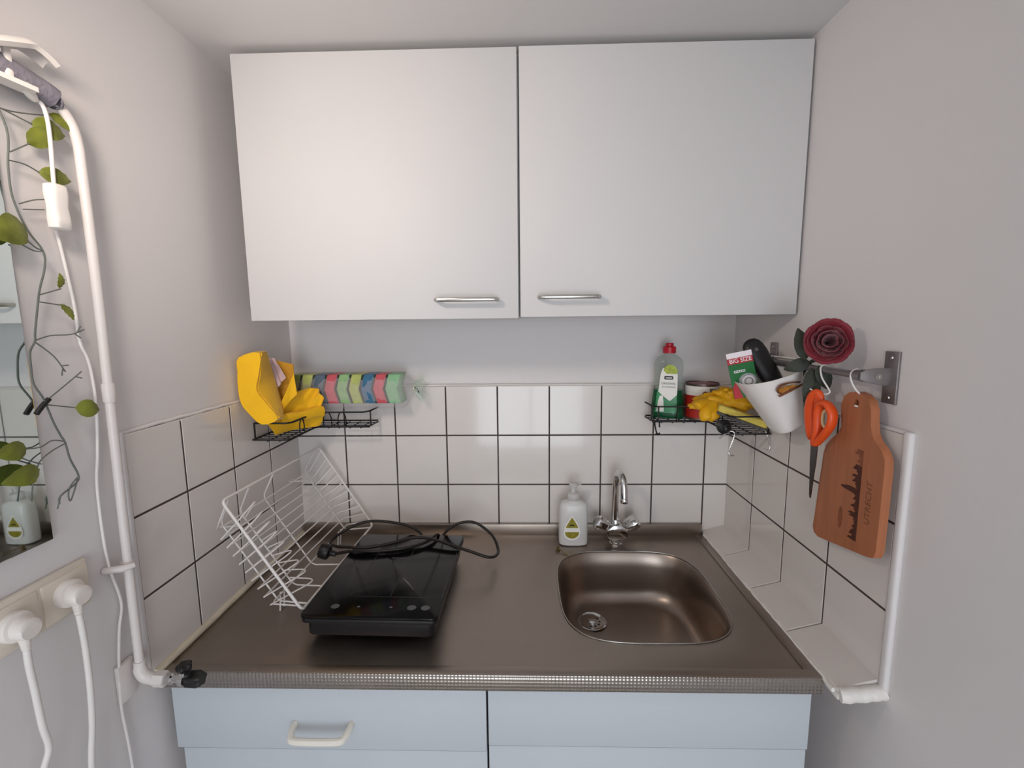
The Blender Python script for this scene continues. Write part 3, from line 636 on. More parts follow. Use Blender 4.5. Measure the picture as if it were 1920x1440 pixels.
decal('brand_tag', [(1.3695, -.008, .012), (1.3715, -.0095, .0135), (1.3775, -.0095, .0135), (1.379, -.008, .012)], 'labelblack', lg, .0026)
decal('tag_ink', [(1.3728, -.006, .010), (1.3752, -.006, .010)], 'labelwhite', lg, .0032)
decal('pale_streak', [(1.281, -.028, -.008), (1.31, -.024, -.010), (1.325, -.02, -.012)], 'labelwhite', lg, .0018)
for s0, z, sz in (('ORIGINAL', 1.3585, .0082), ('AFWASMIDDEL', 1.349, .0052)):
    o_ = bsurf(.002, z, .0026); text(s0, sz, frame(o_, (math.cos(br), math.sin(br), 0), (0, 0, 1)), 'labelgrey', lg, 'lettering', .0001)

# ------------------------------------------------------------------ tin
tn = thing('food_tin', 'red and white food tin standing behind the rubber glove', 'tin', (.565, -.05, 1.26))
tm = Matrix.Translation((.565, -.05, 1.26))
obj('can_body', MB().lathe([(0, 0), (.0425, 0), (.044, .002), (.0435, .004), (.0435, .094), (.044, .0965), (.0440, .0985), (.0415, .0985), (.041, .095), (0, .095)], 36, tm), 'tinrim', tn)
obj('label', MB().lathe([(.0437, .006), (.0441, .006), (.0441, .067), (.0437, .067)], 36, tm), 'tinred', tn)
obj('label_band', MB().lathe([(.0437, .067), (.0441, .067), (.0441, .092), (.0437, .092)], 36, tm), 'labelwhite', tn)
obj('lid', MB().lathe([(0, .0955), (.0405, .0955), (.038, .0965), (.02, .0975), (0, .0985)], 30, tm), 'tinlid', tn)
for an, z, r in ((-100, .072, .0075), (-62, .060, .007)):
    a = math.radians(an); obj('fruit_print', MB().prism(circ(r), .0006, frame(tm @ V(.0442 * math.cos(a), .0442 * math.sin(a), z), (-math.sin(a), math.cos(a), 0), (0, 0, 1))), 'tincherry', tn, 0)
for an in (-84, -80, -76, -71, -66):
    a = math.radians(an); obj('ink_mark', MB().prism(rrect(-.0012, .0012, -.004, .004, .0004, 2), .0004, frame(tm @ V(.0442 * math.cos(a), .0442 * math.sin(a), .083), (-math.sin(a), math.cos(a), 0), (0, 0, 1))), 'labelgrey', tn, 0)

# ------------------------------------------------------------------ rubber glove and sponge on the right shelf
def blob(cx, cy, cz, rx, ry, rz, amp, fr, seed, n=30, m=20, rot=None):
    mb = MB(); vs = []; fs = []; R_ = rot or Matrix.Identity(3)
    for i in range(m + 1):
        th = PI * i / m
        for j in range(n):
            ph = 2 * PI * j / n; d = V(math.sin(th) * math.cos(ph), math.sin(th) * math.sin(ph), math.cos(th))
            k = 1 + amp * noise.noise(d * fr + V(seed, 0, 0)) + amp * .5 * abs(noise.noise(d * fr * 2.1 + V(0, seed, 0)))
            p = R_ @ V(d.x * rx * k, d.y * ry * k, d.z * rz * k); vs.append(V(cx, cy, cz) + p)
    for i in range(m):
        for j in range(n): fs.append((i * n + j, i * n + (j + 1) % n, (i + 1) * n + (j + 1) % n, (i + 1) * n + j))
    return mb.add(vs, fs)
gv = thing('rubber_glove', 'crumpled yellow rubber glove draped over the shelf', 'glove', (.57, -.14, 1.26))
obj('palm', blob(.572, -.138, 1.314, .062, .030, .026, .45, 2.2, 3), 'glove', gv, 70)
obj('cuff', blob(.612, -.145, 1.322, .047, .028, .024, .5, 2.6, 11), 'glove', gv, 70)
obj('fold', blob(.594, -.138, 1.338, .030, .022, .017, .5, 2.6, 23), 'glove', gv, 70)
for k, (p0, p1, p2, r) in enumerate((((.55, -.16, 1.315), (.528, -.178, 1.298), (.530, -.186, 1.281), .0165), ((.56, -.165, 1.305), (.545, -.183, 1.293), (.549, -.188, 1.283), .015), ((.535, -.155, 1.322), (.515, -.168, 1.318), (.505, -.172, 1.312), .012))):
    obj('finger', MB().tube(spl([p0, p1, p2], 5), [r] * 9 + [r * .8, r * .35], 12), 'glove', gv, 60)
ysp = thing('scouring_sponge', 'yellow sponge with grey scouring side under the rubber glove', 'sponge', (.60, -.19, 1.27))
fm = frame((.606, -.196, 1.290), (.096, -.028, -.035), (.2, .98, .0)); rr_ = rrect(-.058, .058, -.018, .020, .006, 3)
obj('foam', MB().prism(rr_, .017, fm @ Matrix.Translation((0, 0, -.003)), .003), 'yellowsponge', ysp, 50)
obj('scourer', MB().prism(rr_, .007, fm @ Matrix.Translation((0, 0, -.0105)), .001), 'greyscourer', ysp, 50)
def s_hook(pts, r, label, group, mat='chrome'):
    o = obj('s_hook', MB().tube(spl(pts, 6), r, 8), mat, None, 60, base=pts[0]); return tag(o, label, 'hook', group)
s_hook([(.548, -.214, 1.243), (.553, -.218, 1.250), (.566, -.226, 1.2625), (.572, -.228, 1.2640), (.5765, -.230, 1.258), (.571, -.234, 1.240), (.563, -.236, 1.222), (.562, -.238, 1.213), (.567, -.239, 1.208), (.574, -.238, 1.207)], .0016, 'bare metal hook hanging under the sponge, left of two', 'hooks under the shelf')
s_hook([(.642, -.214, 1.258), (.645, -.220, 1.264), (.650, -.226, 1.2645), (.653, -.229, 1.255), (.658, -.229, 1.240), (.662, -.229, 1.226), (.657, -.229, 1.218), (.649, -.228, 1.221)], .0016, 'bare metal hook hanging under the white pot, right of two', 'hooks under the shelf')

# ------------------------------------------------------------------ rail on the right wall with what hangs from it
rl = thing('hanging_rail', 'grey metal rail on wall brackets beside the cabinets', 'rail', (.64, -.38, 1.43))
rx, rz = .629, 1.4335
obj('rod', MB().tube([(rx, -.20, rz), (rx, -.54, rz)], .0062, 14), 'railgrey', rl)
for k, (y, yy) in enumerate(((-.558, -.5445), (-.204, -.2175))):
    pl = obj('wall_plate', MB().box(WR - .0045, WR, y - .0145, y + .0145, 1.388, 1.473, .0012), 'railgrey', rl, 40)
    for z in (1.398, 1.463): obj('screw', MB().lathe([(0, 0), (.0035, 0), (.0028, .0016), (0, .002)], 12, frame((WR - .0045, y, z), (0, 1, 0), (0, 0, -1)) if (frame((0, 0, 0), (0, 1, 0), (0, 0, -1)).to_3x3() @ V(0, 0, 1)).x < 0 else frame((WR - .0045, y, z), (0, 1, 0), (0, 0, 1))), 'nickel', pl)
    arm = MB().prism([(.0, -.010), (.030, -.016), (.044, -.016), (.044, .013), (.030, .013), (.012, .012), (0, .010), (-.008, .006), (-.008, -.006)], .004, frame((rx, y + .002, rz), (1, 0, 0), (0, 0, 1)), .001)
    aa = obj('bracket_arm', arm, 'railgrey', rl, 40)
    obj('end_socket', MB().tube([(rx, y + .004 * (1 if k == 0 else -1), rz), (rx, y + .026 * (1 if k == 0 else -1), rz)], [.0105, .0082], 14), 'railgrey', rl)
    if k == 0: obj('screw', MB().lathe([(0, 0), (.0052, 0), (.0052, .0012), (.002, .0016), (0, .0006)], 14, frame((rx + .020, y - .0021, rz - .0015), (1, 0, 0), (0, 0, 1))), 'nickel', aa)
hk1 = s_hook([(.640, -.450, 1.428), (.6365, -.452, 1.4385), (.629, -.455, 1.4422), (.6215, -.457, 1.4370), (.622, -.462, 1.420), (.630, -.468, 1.402), (.6335, -.4690, 1.394), (.628, -.466, 1.3895), (.616, -.456, 1.3925), (.610, -.449, 1.3975)], .0016, 'metal hook on the rail carrying the orange scissors', 'hooks on the rail', 'whitewire')
hk2 = s_hook([(.640, -.540, 1.427), (.6365, -.538, 1.4385), (.629, -.538, 1.4423), (.6215, -.537, 1.4365), (.6225, -.5365, 1.424), (.632, -.536, 1.408), (.6465, -.535, 1.394), (.6478, -.5345, 1.384), (.642, -.534, 1.3793), (.6340, -.534, 1.3805)], .0016, 'metal hook on the rail carrying the wooden board', 'hooks on the rail', 'whitewire')

# white hanging pot, tipped forward off the rail
pot = thing('hanging_pot', 'white plastic pot hooked over the rail and tipped forward', 'pot', (.61, -.35, 1.29))
def pring(t, ins=0, up=0):
    # t: 0 bottom .. 1 rim, quads given as front x/z, back x/z, far y, near y
    fx_, fz = .603 + (.527 - .603) * t, 1.291 + (1.398 - 1.291) * t
    bx, bz = .646 + (.640 - .646) * t, 1.322 + (1.422 - 1.322) * t
    y0, y1 = -.312 + (-.282 + .312) * t, -.392 + (-.407 + .392) * t
    o = []
    for (p, q) in rrect(0, 1, 0, 1, .38, 8):
        p = .5 + (p - .5) * (1 - ins); q = .5 + (q - .5) * (1 - ins)
        z = fz + (bz - fz) * p
        if t > .5: z += (t - .5) * 2 * .012 * ((p) ** 2 - .35 * math.sin(PI * q) * (1 - p))
        o.append(V(fx_ + (bx - fx_) * p, y0 + (y1 - y0) * q, z + up))
    return o
pb = [pring(0, .10, .0008), pring(.012, .02), pring(.03)] + [pring(k / 10) for k in range(1, 11)]
pb += [pring(1, .02, .0006), pring(1, .035)] + [pring(k / 10, .05) for k in range(9, 0, -1)] + [pring(.06, .06, .002)]
obj('pot_body', MB().loft(pb), 'potwhite', pot, 60)
obj('hook_flap', MB().sheet(lambda u, v: V(.640 - .003 * v + (-.008 * max(0, v - .9) * 10), -.268 - .118 * u + .012 * (v - 1) * (1 - u), 1.418 + .0275 * v), 8, 12, .0025), 'potwhite', pot, 50)
# tortoiseshell hair clip on the pot's rim side
hc = thing('hair_clip', 'brown tortoiseshell clip fastened to the front of the white pot', 'clip', (.58, -.408, 1.38))
ca, cb2 = V(.575, -.4110, 1.377), V(.622, -.4135, 1.404)
dirc = (cb2 - ca).normalized(); upc = V(-.45, 0, .9).normalized()
obj('clip_bar', MB().tube([ca, ca.lerp(cb2, .5) + V(0, -.001, 0), cb2], [.0022, .0027, .0018], 8), 'clipbrown', hc, 60)
obj('clip_arch', MB().tube(spl([ca.lerp(cb2, .12) + upc * .003, ca.lerp(cb2, .02) + upc * .010, ca.lerp(cb2, .16) + upc * .0175, ca.lerp(cb2, .5) + upc * .0145, ca.lerp(cb2, .86) + upc * .006], 5), [.0016] * 6 + [.0022] * 8 + [.0016] * 7, 8), 'clipbrown', hc, 60)
obj('clip_web', MB().prism([(.006, .003), (.002, .009), (.008, .014), (.020, .012), (.034, .007), (.040, .003)], .001, frame(ca + V(0, .0004, 0), dirc, upc)), 'clipamber', hc, 0)
# scrubber pack card standing in the pot
pk = thing('scrubber_pack', 'green and red card pack with BIG SIZE print standing in the white pot', 'pack', (.57, -.315, 1.36))
pm_ = frame((.5345, -.318, 1.4585), (.050, -.004, .0105), (-.0455, .020, .078))   # top centre, x along top edge, y up the card
pm_ = frame((.5345, -.318, 1.4585), (.050, -.004, .0105), (-.046, .012, .070))
def card(name, x0, x1, y0, y1, mat, dz, th=.0005, r=0):
    return obj(name, MB().prism([(x0, y0), (x1, y0), (x1, y1), (x0, y1)] if not r else rrect(x0, x1, y0, y1, r, 3), th, pm_ @ Matrix.Translation((0, 0, dz))), mat, pk, 0)
card('card', -.0262, .0262, -.098, 0, 'packgreen', -.0012, .0012)
card('white_header', -.0262, .0262, -.0115, 0, 'packwhite', .0002)
card('red_band', -.0262, .0262, -.0245, -.0115, 'packred', .0002)
text('BIG SIZE', .0125, pm_ @ Matrix.Translation((.0005, -.0180, .0009)), 'packwhite', pk, 'lettering', .0001, .00015)
o_ = card('brand_plate', -.017, .006, -.0435, -.0385, 'packwhite', .0003, .0005)
for k in range(6): obj('ink_mark', MB().prism(rrect(-.0011, .0011, -.0014, .0014, .0003, 2), .0002, pm_ @ Matrix.Translation((-.0145 + k * .0036, -.041, .0009))), 'packgreen', o_, 0)
obj('scrubber_print', MB().prism(circ(.0165, 1.1, 28), .0006, pm_ @ Matrix.Translation((.0075, -.064, .0004))), 'packgrey', pk, 0)
obj('scrubber_print', MB().prism(circ(.0125, 1.1, 28), .0005, pm_ @ Matrix.Translation((.0085, -.065, .0012))), 'packwhite', pk, 0)
obj('scrubber_print', MB().prism(circ(.0085, 1.1, 28), .0005, pm_ @ Matrix.Translation((.0085, -.065, .0019))), 'packgrey', pk, 0)
obj('scrubber_print', MB().prism(circ(.0058, 1.1, 28), .0005, pm_ @ Matrix.Translation((.0085, -.065, .0026))), 'packwhite', pk, 0)
obj('red_swatch', MB().prism([(-.026, -.075), (-.018, -.062), (-.008, -.098), (-.026, -.098)], .0004, pm_ @ Matrix.Translation((0, 0, .0006))), 'packred', pk, 0)
# black brush handle
bh = thing('black_handle', 'thick black rounded utensil handle leaning in the white pot', 'utensil', (.62, -.30, 1.36))
p0, p1 = V(.5835, -.285, 1.462), V(.628, -.318, 1.372); ax = (p1 - p0).normalized(); sx = ax.cross(V(0, -1, 0)).normalized(); sz = sx.cross(ax)
rings = []
for t, w, d in ((-.024, .004, .003), (-.0215, .012, .007), (-.015, .0185, .010), (-.005, .0225, .012), (.01, .024, .0125), (.04, .0225, .012), (.07, .0205, .011), (.10, .020, .010)):
    rings.append([p0 + ax * t + sx * (w * math.cos(2 * PI * j / 24)) + sz * (d * math.sin(2 * PI * j / 24)) for j in range(24)])
obj('grip', MB().loft(rings), 'blackplastic', bh, 60)
hl = p0 + ax * .002
obj('hang_hole', MB().lathe([(0, 0), (.0042, 0), (.0042, .0006), (0, .0006)], 14, frame(hl + V(-.002, -.0122, .002), sx, ax) if (frame((0, 0, 0), sx, ax).to_3x3() @ V(0, 0, 1)).y < 0 else frame(hl + V(-.002, -.0122, .002), -sx, ax)), 'greyscourer', bh)

# orange scissors
sc = thing('scissors', 'orange handled scissors hanging blades down from the rail', 'scissors', (.628, -.463, 1.19))
sm = frame((.6185, -.461, 1.19), (.30, -.95, .0), (0.0, -.03, 1))     # local x across the blades, y up
def lp(pts): return [sm @ V(x * .86, y, z * .7) for x, y, z in pts]
obj('blade', MB().prism([(-.0005, 0), (.0015, .001), (.007, .07), (.0085, .128), (-.0055, .128), (-.005, .07)], .0018, sm), 'blade', sc, 0)
obj('blade', MB().prism([(-.001, .006), (.0005, .005), (.008, .07), (.010, .128), (-.003, .128), (-.004, .07)], .0018, sm @ Matrix.Translation((.001, 0, .002))), 'blade', sc, 0)
obj('handle', MB().tube(spl(lp([(-.006, .118, 0), (-.013, .145, .002), (-.014, .170, .004), (-.009, .192, .005), (.002, .200, .004), (.007, .190, .003), (.006, .165, .002), (.003, .135, .0)]), 6, True), .0062, 12, True, flat=1.5), 'orange', sc, 60)
obj('handle', MB().tube(spl(lp([(.006, .108, .004), (.012, .130, .006), (.012, .160, .008), (.018, .182, .012), (.034, .186, .016), (.048, .172, .018), (.047, .152, .017), (.034, .134, .013), (.018, .118, .007)]), 6, True), .0062, 12, True, flat=1.6), 'orange', sc, 60)
obj('finger_insert', MB().tube(spl(lp([(.020, .150, .006), (.022, .168, .008), (.034, .175, .010), (.042, .164, .012), (.038, .150, .011), (.028, .142, .008)]), 5, True), .0030, 8, True), 'bladeplug', sc, 60)
obj('pivot_screw', MB().lathe([(0, 0), (.004, 0), (.0035, .0015), (0, .002)], 12, sm @ Matrix.Translation((.002, .112, .004))), 'nickel', sc)

# wooden board
bo = thing('cutting_board', 'beech cutting board with burnt skyline and UTRECHT print hanging from the rail', 'cutting board', (.645, -.53, 1.11))
def hole_board():
    ol = [(-.513, 1.4005), (-.5005, 1.392), (-.494, 1.375), (-.497, 1.350), (-.500, 1.337), (-.491, 1.322), (-.475, 1.308), (-.463, 1.294), (-.458, 1.278), (-.452, 1.22), (-.446, 1.15), (-.443, 1.126), (-.448, 1.116), (-.460, 1.1125),
          (-.52, 1.124), (-.585, 1.137), (-.598, 1.142), (-.602, 1.155), (-.603, 1.22), (-.6035, 1.290), (-.602, 1.306), (-.594, 1.319), (-.580, 1.329), (-.571, 1.340), (-.567, 1.356), (-.565, 1.378), (-.558, 1.392), (-.545, 1.4005), (-.530, 1.4035)]
    k = len(ol); hc_, hr = (-.531, 1.3845), .0062
    ang = lambda p: math.atan2(p[1] - hc_[1], p[0] - hc_[0])
    hole = [(hc_[0] + hr * math.cos(2 * PI * i / 16), hc_[1] + hr * math.sin(2 * PI * i / 16)) for i in range(16)]
    bm = bmesh.new(); es = []
    for lp_ in (ol, hole):
        vs = [bm.verts.new((.6385, *q)) for q in lp_]
        es += [bm.edges.new((vs[i], vs[(i + 1) % len(vs)])) for i in range(len(vs))]
    fs = bmesh.ops.triangle_fill(bm, edges=es, use_beauty=True)['geom']; fs = [f for f in fs if isinstance(f, bmesh.types.BMFace)]
    r = bmesh.ops.extrude_face_region(bm, geom=fs)
    for g_ in r['geom']:
        if isinstance(g_, bmesh.types.BMVert): g_.co.x += .014
    return MB().take(bm)
bdo = obj('board', hole_board(), 'wood', bo, 40)
bm_ = frame((.6383, 0, 0), (0, -1, 0), (0, 0, 1))       # local x = -world y, y = z, normal -x
sky = [(.557, 1.310)]
hts = [.012, .016, .006, .004, .010, .003, .014, .018, .009, .006, .019, .012, .017, .010, .008, .006, .004, .010, .008, .012, .006, .009, .016, .008, .005, .020, .018, .007, .005, .004, .009, .006, .012, .015, .008, .018]
zt_, zb_ = 1.308, 1.150; K = len(hts); left = []
for i, h in enumerate(hts):
    z0 = zt_ + (zb_ - zt_) * i / K; z1 = zt_ + (zb_ - zt_) * (i + 1) / K; left += [(.556 - h, z0), (.556 - h, z1)]
for i in range(K):
    z0 = zt_ + (zb_ - zt_) * i / K; z1 = zt_ + (zb_ - zt_) * (i + 1) / K; h = hts[i]
    obj('skyline_print', MB().prism([(.5545 - h, z1), (.5575, z1), (.5575, z0), (.5545 - h * .75, z0)], .0004, bm_), 'burn' if i > 5 else 'knot', bdo, 0)
obj('skyline_print', MB().prism([(.512, 1.2355), (.5135, 1.2325), (.552, 1.2300), (.554, 1.2400), (.532, 1.2405)], .0006, bm_), 'burn', bdo, 0)
obj('knot_mark', MB().prism([(.516 + .0055 * math.cos(2 * PI * k / 16), 1.176 + .020 * math.sin(2 * PI * k / 16)) for k in range(16)], .0003, bm_), 'knot', bdo, 0)
text('UTRECHT', .0165, frame((.6382, -.5775, 1.226), (0, 0, 1), (0, 1, 0)), 'burnlight', bdo, 'lettering', .0002)

# rose
ro = thing('artificial_rose', 'dark red artificial rose propped on the rail above the scissors', 'flower', (.615, -.49, 1.44))
rc = V(.607, -.497, 1.4875); rf = V(-.42, -.88, .12).normalized(); rxx = V(-rf.y, rf.x, 0).normalized() * -1; ryy = rf.cross(rxx)
def petal(ang, r0, open_, size, seed):
    def f(u, v):
        a = ang + .25 * math.sin(seed * 3) + (u - .5) * 1.9 * size; e = v ** 1.1
        rr = r0 * (.25 + .75 * math.sin(min(1, e * 1.05) * PI / 2)) * (1 + .05 * math.sin(seed + u * 9) * v); edge = 1 - .10 * (2 * u - 1) ** 2 * v
        hgt = (-.030 + .044 * e) * (1 - open_ * .75) - open_ * .010 * e ** 3 + .0025 * math.sin(u * 8 + seed) * v
        curl = .006 * open_ * max(0, v - .75) * 4
        p = rc + rxx * (math.cos(a) * rr * edge) + ryy * (math.sin(a) * rr * edge) + rf * (hgt - curl)
        return p
    return f
for lay, (r0, n, op, sz) in enumerate(((.0385, 6, .70, 1.15), (.034, 5, .50, 1.2), (.027, 5, .34, 1.1), (.0195, 4, .2, 1.2), (.012, 3, .08, 1.5))):
    for k in range(n): obj('petal', MB().sheet(petal(2 * PI * k / n + lay * .55, r0, op, sz, lay * 7 + k * 2.3), 10, 8, .0009), 'rose', ro, 60)
def leaf3(base, tip, width, nrm, cup=.15, n=10):
    b, t = Vector(base), Vector(tip); ax = t - b; L_ = ax.length; nrm = Vector(nrm); side = ax.cross(nrm).normalized(); nr = side.cross(ax.normalized())
    def f(u, v):
        w = width * (math.sin(PI * min(.999, u ** .8)) ** .8) ; s_ = 2 * v - 1
        return b + ax * u + side * (s_ * w) + nr * (L_ * (.12 * math.sin(PI * u) - cup * abs(s_) * .35) + .0008 * math.sin(u * 25) * abs(s_))
    return MB().sheet(f, n, 8, .0006)
obj('stem', MB().tube(spl([rc - rf * .022, (.618, -.462, 1.458), (.622, -.435, 1.448), (.630, -.412, 1.4435), (.6455, -.36, 1.41)], 6), .0032, 8), 'roseleaf', ro, 60)
for b, t, w in (((.596, -.452, 1.452), (.588, -.436, 1.510), .014), ((.612, -.440, 1.447), (.573, -.425, 1.431), .013), ((.622, -.45, 1.44), (.645, -.449, 1.395), .013), ((.618, -.44, 1.435), (.616, -.438, 1.350), .015)):
    obj('leaf', leaf3(b, t, w, (-.3, -.95, .1)), 'roseleaf', ro, 60)

# ------------------------------------------------------------------ left wall: mirror
mi = thing('wall_mirror', 'tall frameless mirror hanging above the sockets', 'mirror', (WL + .003, -.96, 1.227))
obj('mirror_backing', MB().box(WL + .0002, WL + .0028, -1.208, -.7115, 1.2285, 1.93), 'mirroredge', mi, 0)
obj('mirror_glass', MB().box(WL + .0028, WL + .0058, -1.21, -.7095, 1.227, 1.932, .0008), 'mirror', mi, 0)
# vine
vn = thing('vine_garland', 'artificial ivy vine hanging over the edge of the mirror', 'vine', (-.585, -.69, 1.28))
vx = -.5835
st = [(-.721, 1.826), (-.703, 1.778), (-.706, 1.731), (-.704, 1.692), (-.693, 1.654), (-.678, 1.629), (-.679, 1.607), (-.688, 1.578), (-.691, 1.563), (-.7, 1.52), (-.703, 1.506), (-.712, 1.492), (-.715, 1.471), (-.715, 1.449), (-.704, 1.426), (-.694, 1.394), (-.686, 1.372), (-.681, 1.359), (-.679, 1.335), (-.672, 1.309), (-.676, 1.298), (-.701, 1.287), (-.704, 1.276)]
vp = lambda l, x=vx: [V(x + .002 * math.sin(40 * z), y, z) for y, z in l]
obj('stem', MB().tube(spl(vp([(-.75, 1.865)] + st), 5), .0013, 7), 'stem', vn, 60)
obj('tendril', MB().tube(spl(vp([(-.674, 1.305), (-.687, 1.294), (-.69, 1.281), (-.687, 1.275), (-.679, 1.291), (-.674, 1.303)]), 5), .001, 6), 'stem', vn, 60)
brs = [[(-.725, 1.799), (-.692, 1.802), (-.647, 1.816)], [(-.703, 1.80), (-.669, 1.796)], [(-.702, 1.749), (-.677, 1.768)], [(-.704, 1.738), (-.685, 1.739), (-.666, 1.734)], [(-.697, 1.686), (-.677, 1.696), (-.659, 1.701)], [(-.693, 1.68), (-.665, 1.686)], [(-.678, 1.629), (-.689, 1.633), (-.701, 1.646)], [(-.678, 1.628), (-.69, 1.627), (-.704, 1.633)], [(-.688, 1.569), (-.659, 1.579)], [(-.689, 1.559), (-.662, 1.556)], [(-.702, 1.507), (-.681, 1.513), (-.651, 1.514), (-.629, 1.521)], [(-.702, 1.504), (-.682, 1.484), (-.67, 1.461)], [(-.701, 1.424), (-.676, 1.44), (-.646, 1.459)], [(-.703, 1.419), (-.661, 1.407)], [(-.681, 1.361), (-.698, 1.367), (-.715, 1.362), (-.736, 1.365)], [(-.682, 1.358), (-.7, 1.353), (-.719, 1.343), (-.732, 1.321), (-.739, 1.294)], [(-.718, 1.339), (-.735, 1.35), (-.744, 1.358)],
       [(-.645, 1.515), (-.637, 1.508)], [(-.642, 1.516), (-.634, 1.526)], [(-.675, 1.470), (-.664, 1.470)], [(-.673, 1.466), (-.676, 1.456)], [(-.655, 1.452), (-.647, 1.449)], [(-.701, 1.287), (-.707, 1.270)]]
for b in brs: obj('twig', MB().tube(spl(vp(b), 4), .0009, 6), 'stem', vn, 60)
obj('wire_twist', MB().tube(spl(vp([(-.697, 1.426), (-.706, 1.418), (-.715, 1.408)]), 3), .0034, 7), 'blackplastic', vn, 60)
for b, t, w in (((-.642, 1.82), (-.609, 1.807), .0095), ((-.669, 1.796), (-.628, 1.796), .0145), ((-.677, 1.768), (-.650, 1.796), .013), ((-.668, 1.734), (-.628, 1.734), .0115), ((-.697, 1.659), (-.741, 1.637), .020), ((-.661, 1.58), (-.663, 1.6), .0055), ((-.662, 1.557), (-.651, 1.535), .0058), ((-.661, 1.407), (-.629, 1.398), .0135), ((-.734, 1.366), (-.778, 1.368), .0125), ((-.722, 1.333), (-.772, 1.330), .0135)):
    obj('leaf', leaf3((vx + .001, *b), (vx + .006, *t), w, (1, .05, .1), .10), 'vineleaf', vn, 60)

# ------------------------------------------------------------------ sockets and plugs
sk = thing('double_socket', 'ivory double wall socket plate below the mirror', 'socket', (WL, -.742, 1.11))
obj('frame', MB().box(WL, WL + .008, -.826, -.670, 1.106, 1.1785, .003), 'socket', sk, 40)
for yc_ in (-.7055, -.7785):
    obj('insert', MB().box(WL + .006, WL + .0105, yc_ - .0335, yc_ + .0335, 1.1105, 1.170, .002), 'socket', sk, 40)
for k, (yc_, zc, pts, lab) in enumerate(((-.7075, 1.143, [(-.570, -.710, 1.112), (-.569, -.7095, 1.09), (-.569, -.7085, 1.05), (-.571, -.708, .99), (-.575, -.709, .93), (-.578, -.716, .86), (-.580, -.722, .70), (-.582, -.725, .40), (-.58, -.727, .02)], 'white plug in the socket half nearest the pipe'),
                                          (-.7790, 1.141, [(-.570, -.781, 1.110), (-.569, -.782, 1.088), (-.569, -.780, 1.05), (-.571, -.776, .995), (-.574, -.770, .957), (-.577, -.777, .932), (-.578, -.79, .90), (-.58, -.82, .78), (-.58, -.84, .40), (-.578, -.845, .02)], 'white plug in the socket half at the picture edge'))):
    p = thing('power_plug', lab, 'plug', (WL + .012, yc_, zc - .02), 'white plugs in the double socket')
    mm = frame((WL + .0106, yc_, zc), (0, 1, 0), (0, 0, 1))
    r1 = lambda r, z, dy=0, sq=1.0: [mm @ V(r * math.cos(2 * PI * j / 28), r * sq * math.sin(2 * PI * j / 28) + dy, z) for j in range(28)]
    obj('plug_body', MB().loft([r1(.0195, 0), r1(.0195, .008), r1(.0188, .0095), r1(.0150, .011, -.001), r1(.0138, .024, -.003, .95), r1(.0125, .0255, -.004, .9)]), 'plug', p, 40)
    s0 = V(WL + .025, yc_ - .001, zc - .008)
    rib = [s0.lerp(Vector(pts[0]), i / 14) for i in range(15)]
    obj('strain_relief', MB().tube(rib, [.0068 - .0002 * i + (.0009 if i % 2 else 0) for i in range(15)], 12), 'plug', p, 20)
    obj('cable', MB().tube(spl(pts, 6), .0042, 8), 'cord', p, 60)

# ------------------------------------------------------------------ water pipe, bracket and valve
pp = thing('water_pipe', 'white painted water pipe running down beside the tiles', 'pipe', (-.575, -.615, .93))
px = -.5755
obj('riser', MB().tube(spl([(px, -.6175, .945), (px, -.6165, 1.1), (px, -.612, 1.42), (px, -.610, 1.60), (px, -.611, 1.76), (px, -.612, 1.79), (px, -.618, 1.815), (px, -.632, 1.832), (px, -.655, 1.842), (px, -.72, 1.850), (px, -.90, 1.872), (px, -1.3, 1.92)], 6), .0068, 14), 'pipe', pp, 60)
obj('coupling', MB().tube([(px, -.6125, 1.406), (px, -.612, 1.409), (px, -.612, 1.434), (px, -.612, 1.437)], [.0078, .0088, .0088, .0078], 16), 'pipe', pp, 40)
cl = obj('pipe_clip', MB().tube([(px, -.617, 1.132), (px, -.617, 1.143)], .0088, 16).tube([(WL + .0005, -.6385, 1.1375), (px + .004, -.630, 1.1375), (px + .012, -.618, 1.1375)], [.0055, .0058, .0045], 12), 'pipe', pp, 40)
obj('foam_sleeve', MB().tube(spl([(px, -.646, 1.8395), (px, -.650, 1.841), (px, -.69, 1.847), (px, -.78, 1.857)], 5), [.0066, .0155] + [.0160] * 14, 14), 'foam', pp, 50)
el = MB().tube(spl([(px, -.6175, .965), (px, -.6175, .948), (px + .006, -.617, .936), (px + .018, -.616, .931), (px + .030, -.615, .9295)], 5), [.0088] * 4 + [.0102] * 17, 14)
obj('elbow', el, 'pipe', pp, 50)
obj('elbow_nut', MB().tube([(px + .022, -.6155, .930), (px + .040, -.615, .929)], .0128, 6), 'pipe', pp, 20)
wc = MB().box(WL + .0003, WL + .010, -.645, -.612, .905, .972, .004)
obj('wall_box', wc, 'pipe', pp, 40)
vl = thing('stop_valve', 'small chrome stop valve with black knob at the end of the pipe', 'valve', (-.52, -.615, .915))
obj('valve_body', MB().tube([(px + .040, -.615, .929), (px + .050, -.615, .929), (px + .052, -.615, .929), (px + .064, -.615, .929), (px + .066, -.615, .929), (px + .074, -.615, .929)], [.0085, .0085, .0062, .0062, .011, .011], 12).tube([(-.5045, -.615, .929), (-.503, -.615, .942), (-.500, -.615, .949)], [.007, .006, .005], 10), 'chrome', vl, 40)
def knob(m, r, h):
    n = 40; R = []
    for z, k in ((0, .75), (.003, .95), (h * .8, 1.0), (h, .82)): R.append([m @ V(r * k * (1 + .13 * math.cos(5 * 2 * PI * j / n)) * math.cos(2 * PI * j / n), r * k * (1 + .13 * math.cos(5 * 2 * PI * j / n)) * math.sin(2 * PI * j / n), z) for j in range(n)])
    return MB().loft(R)
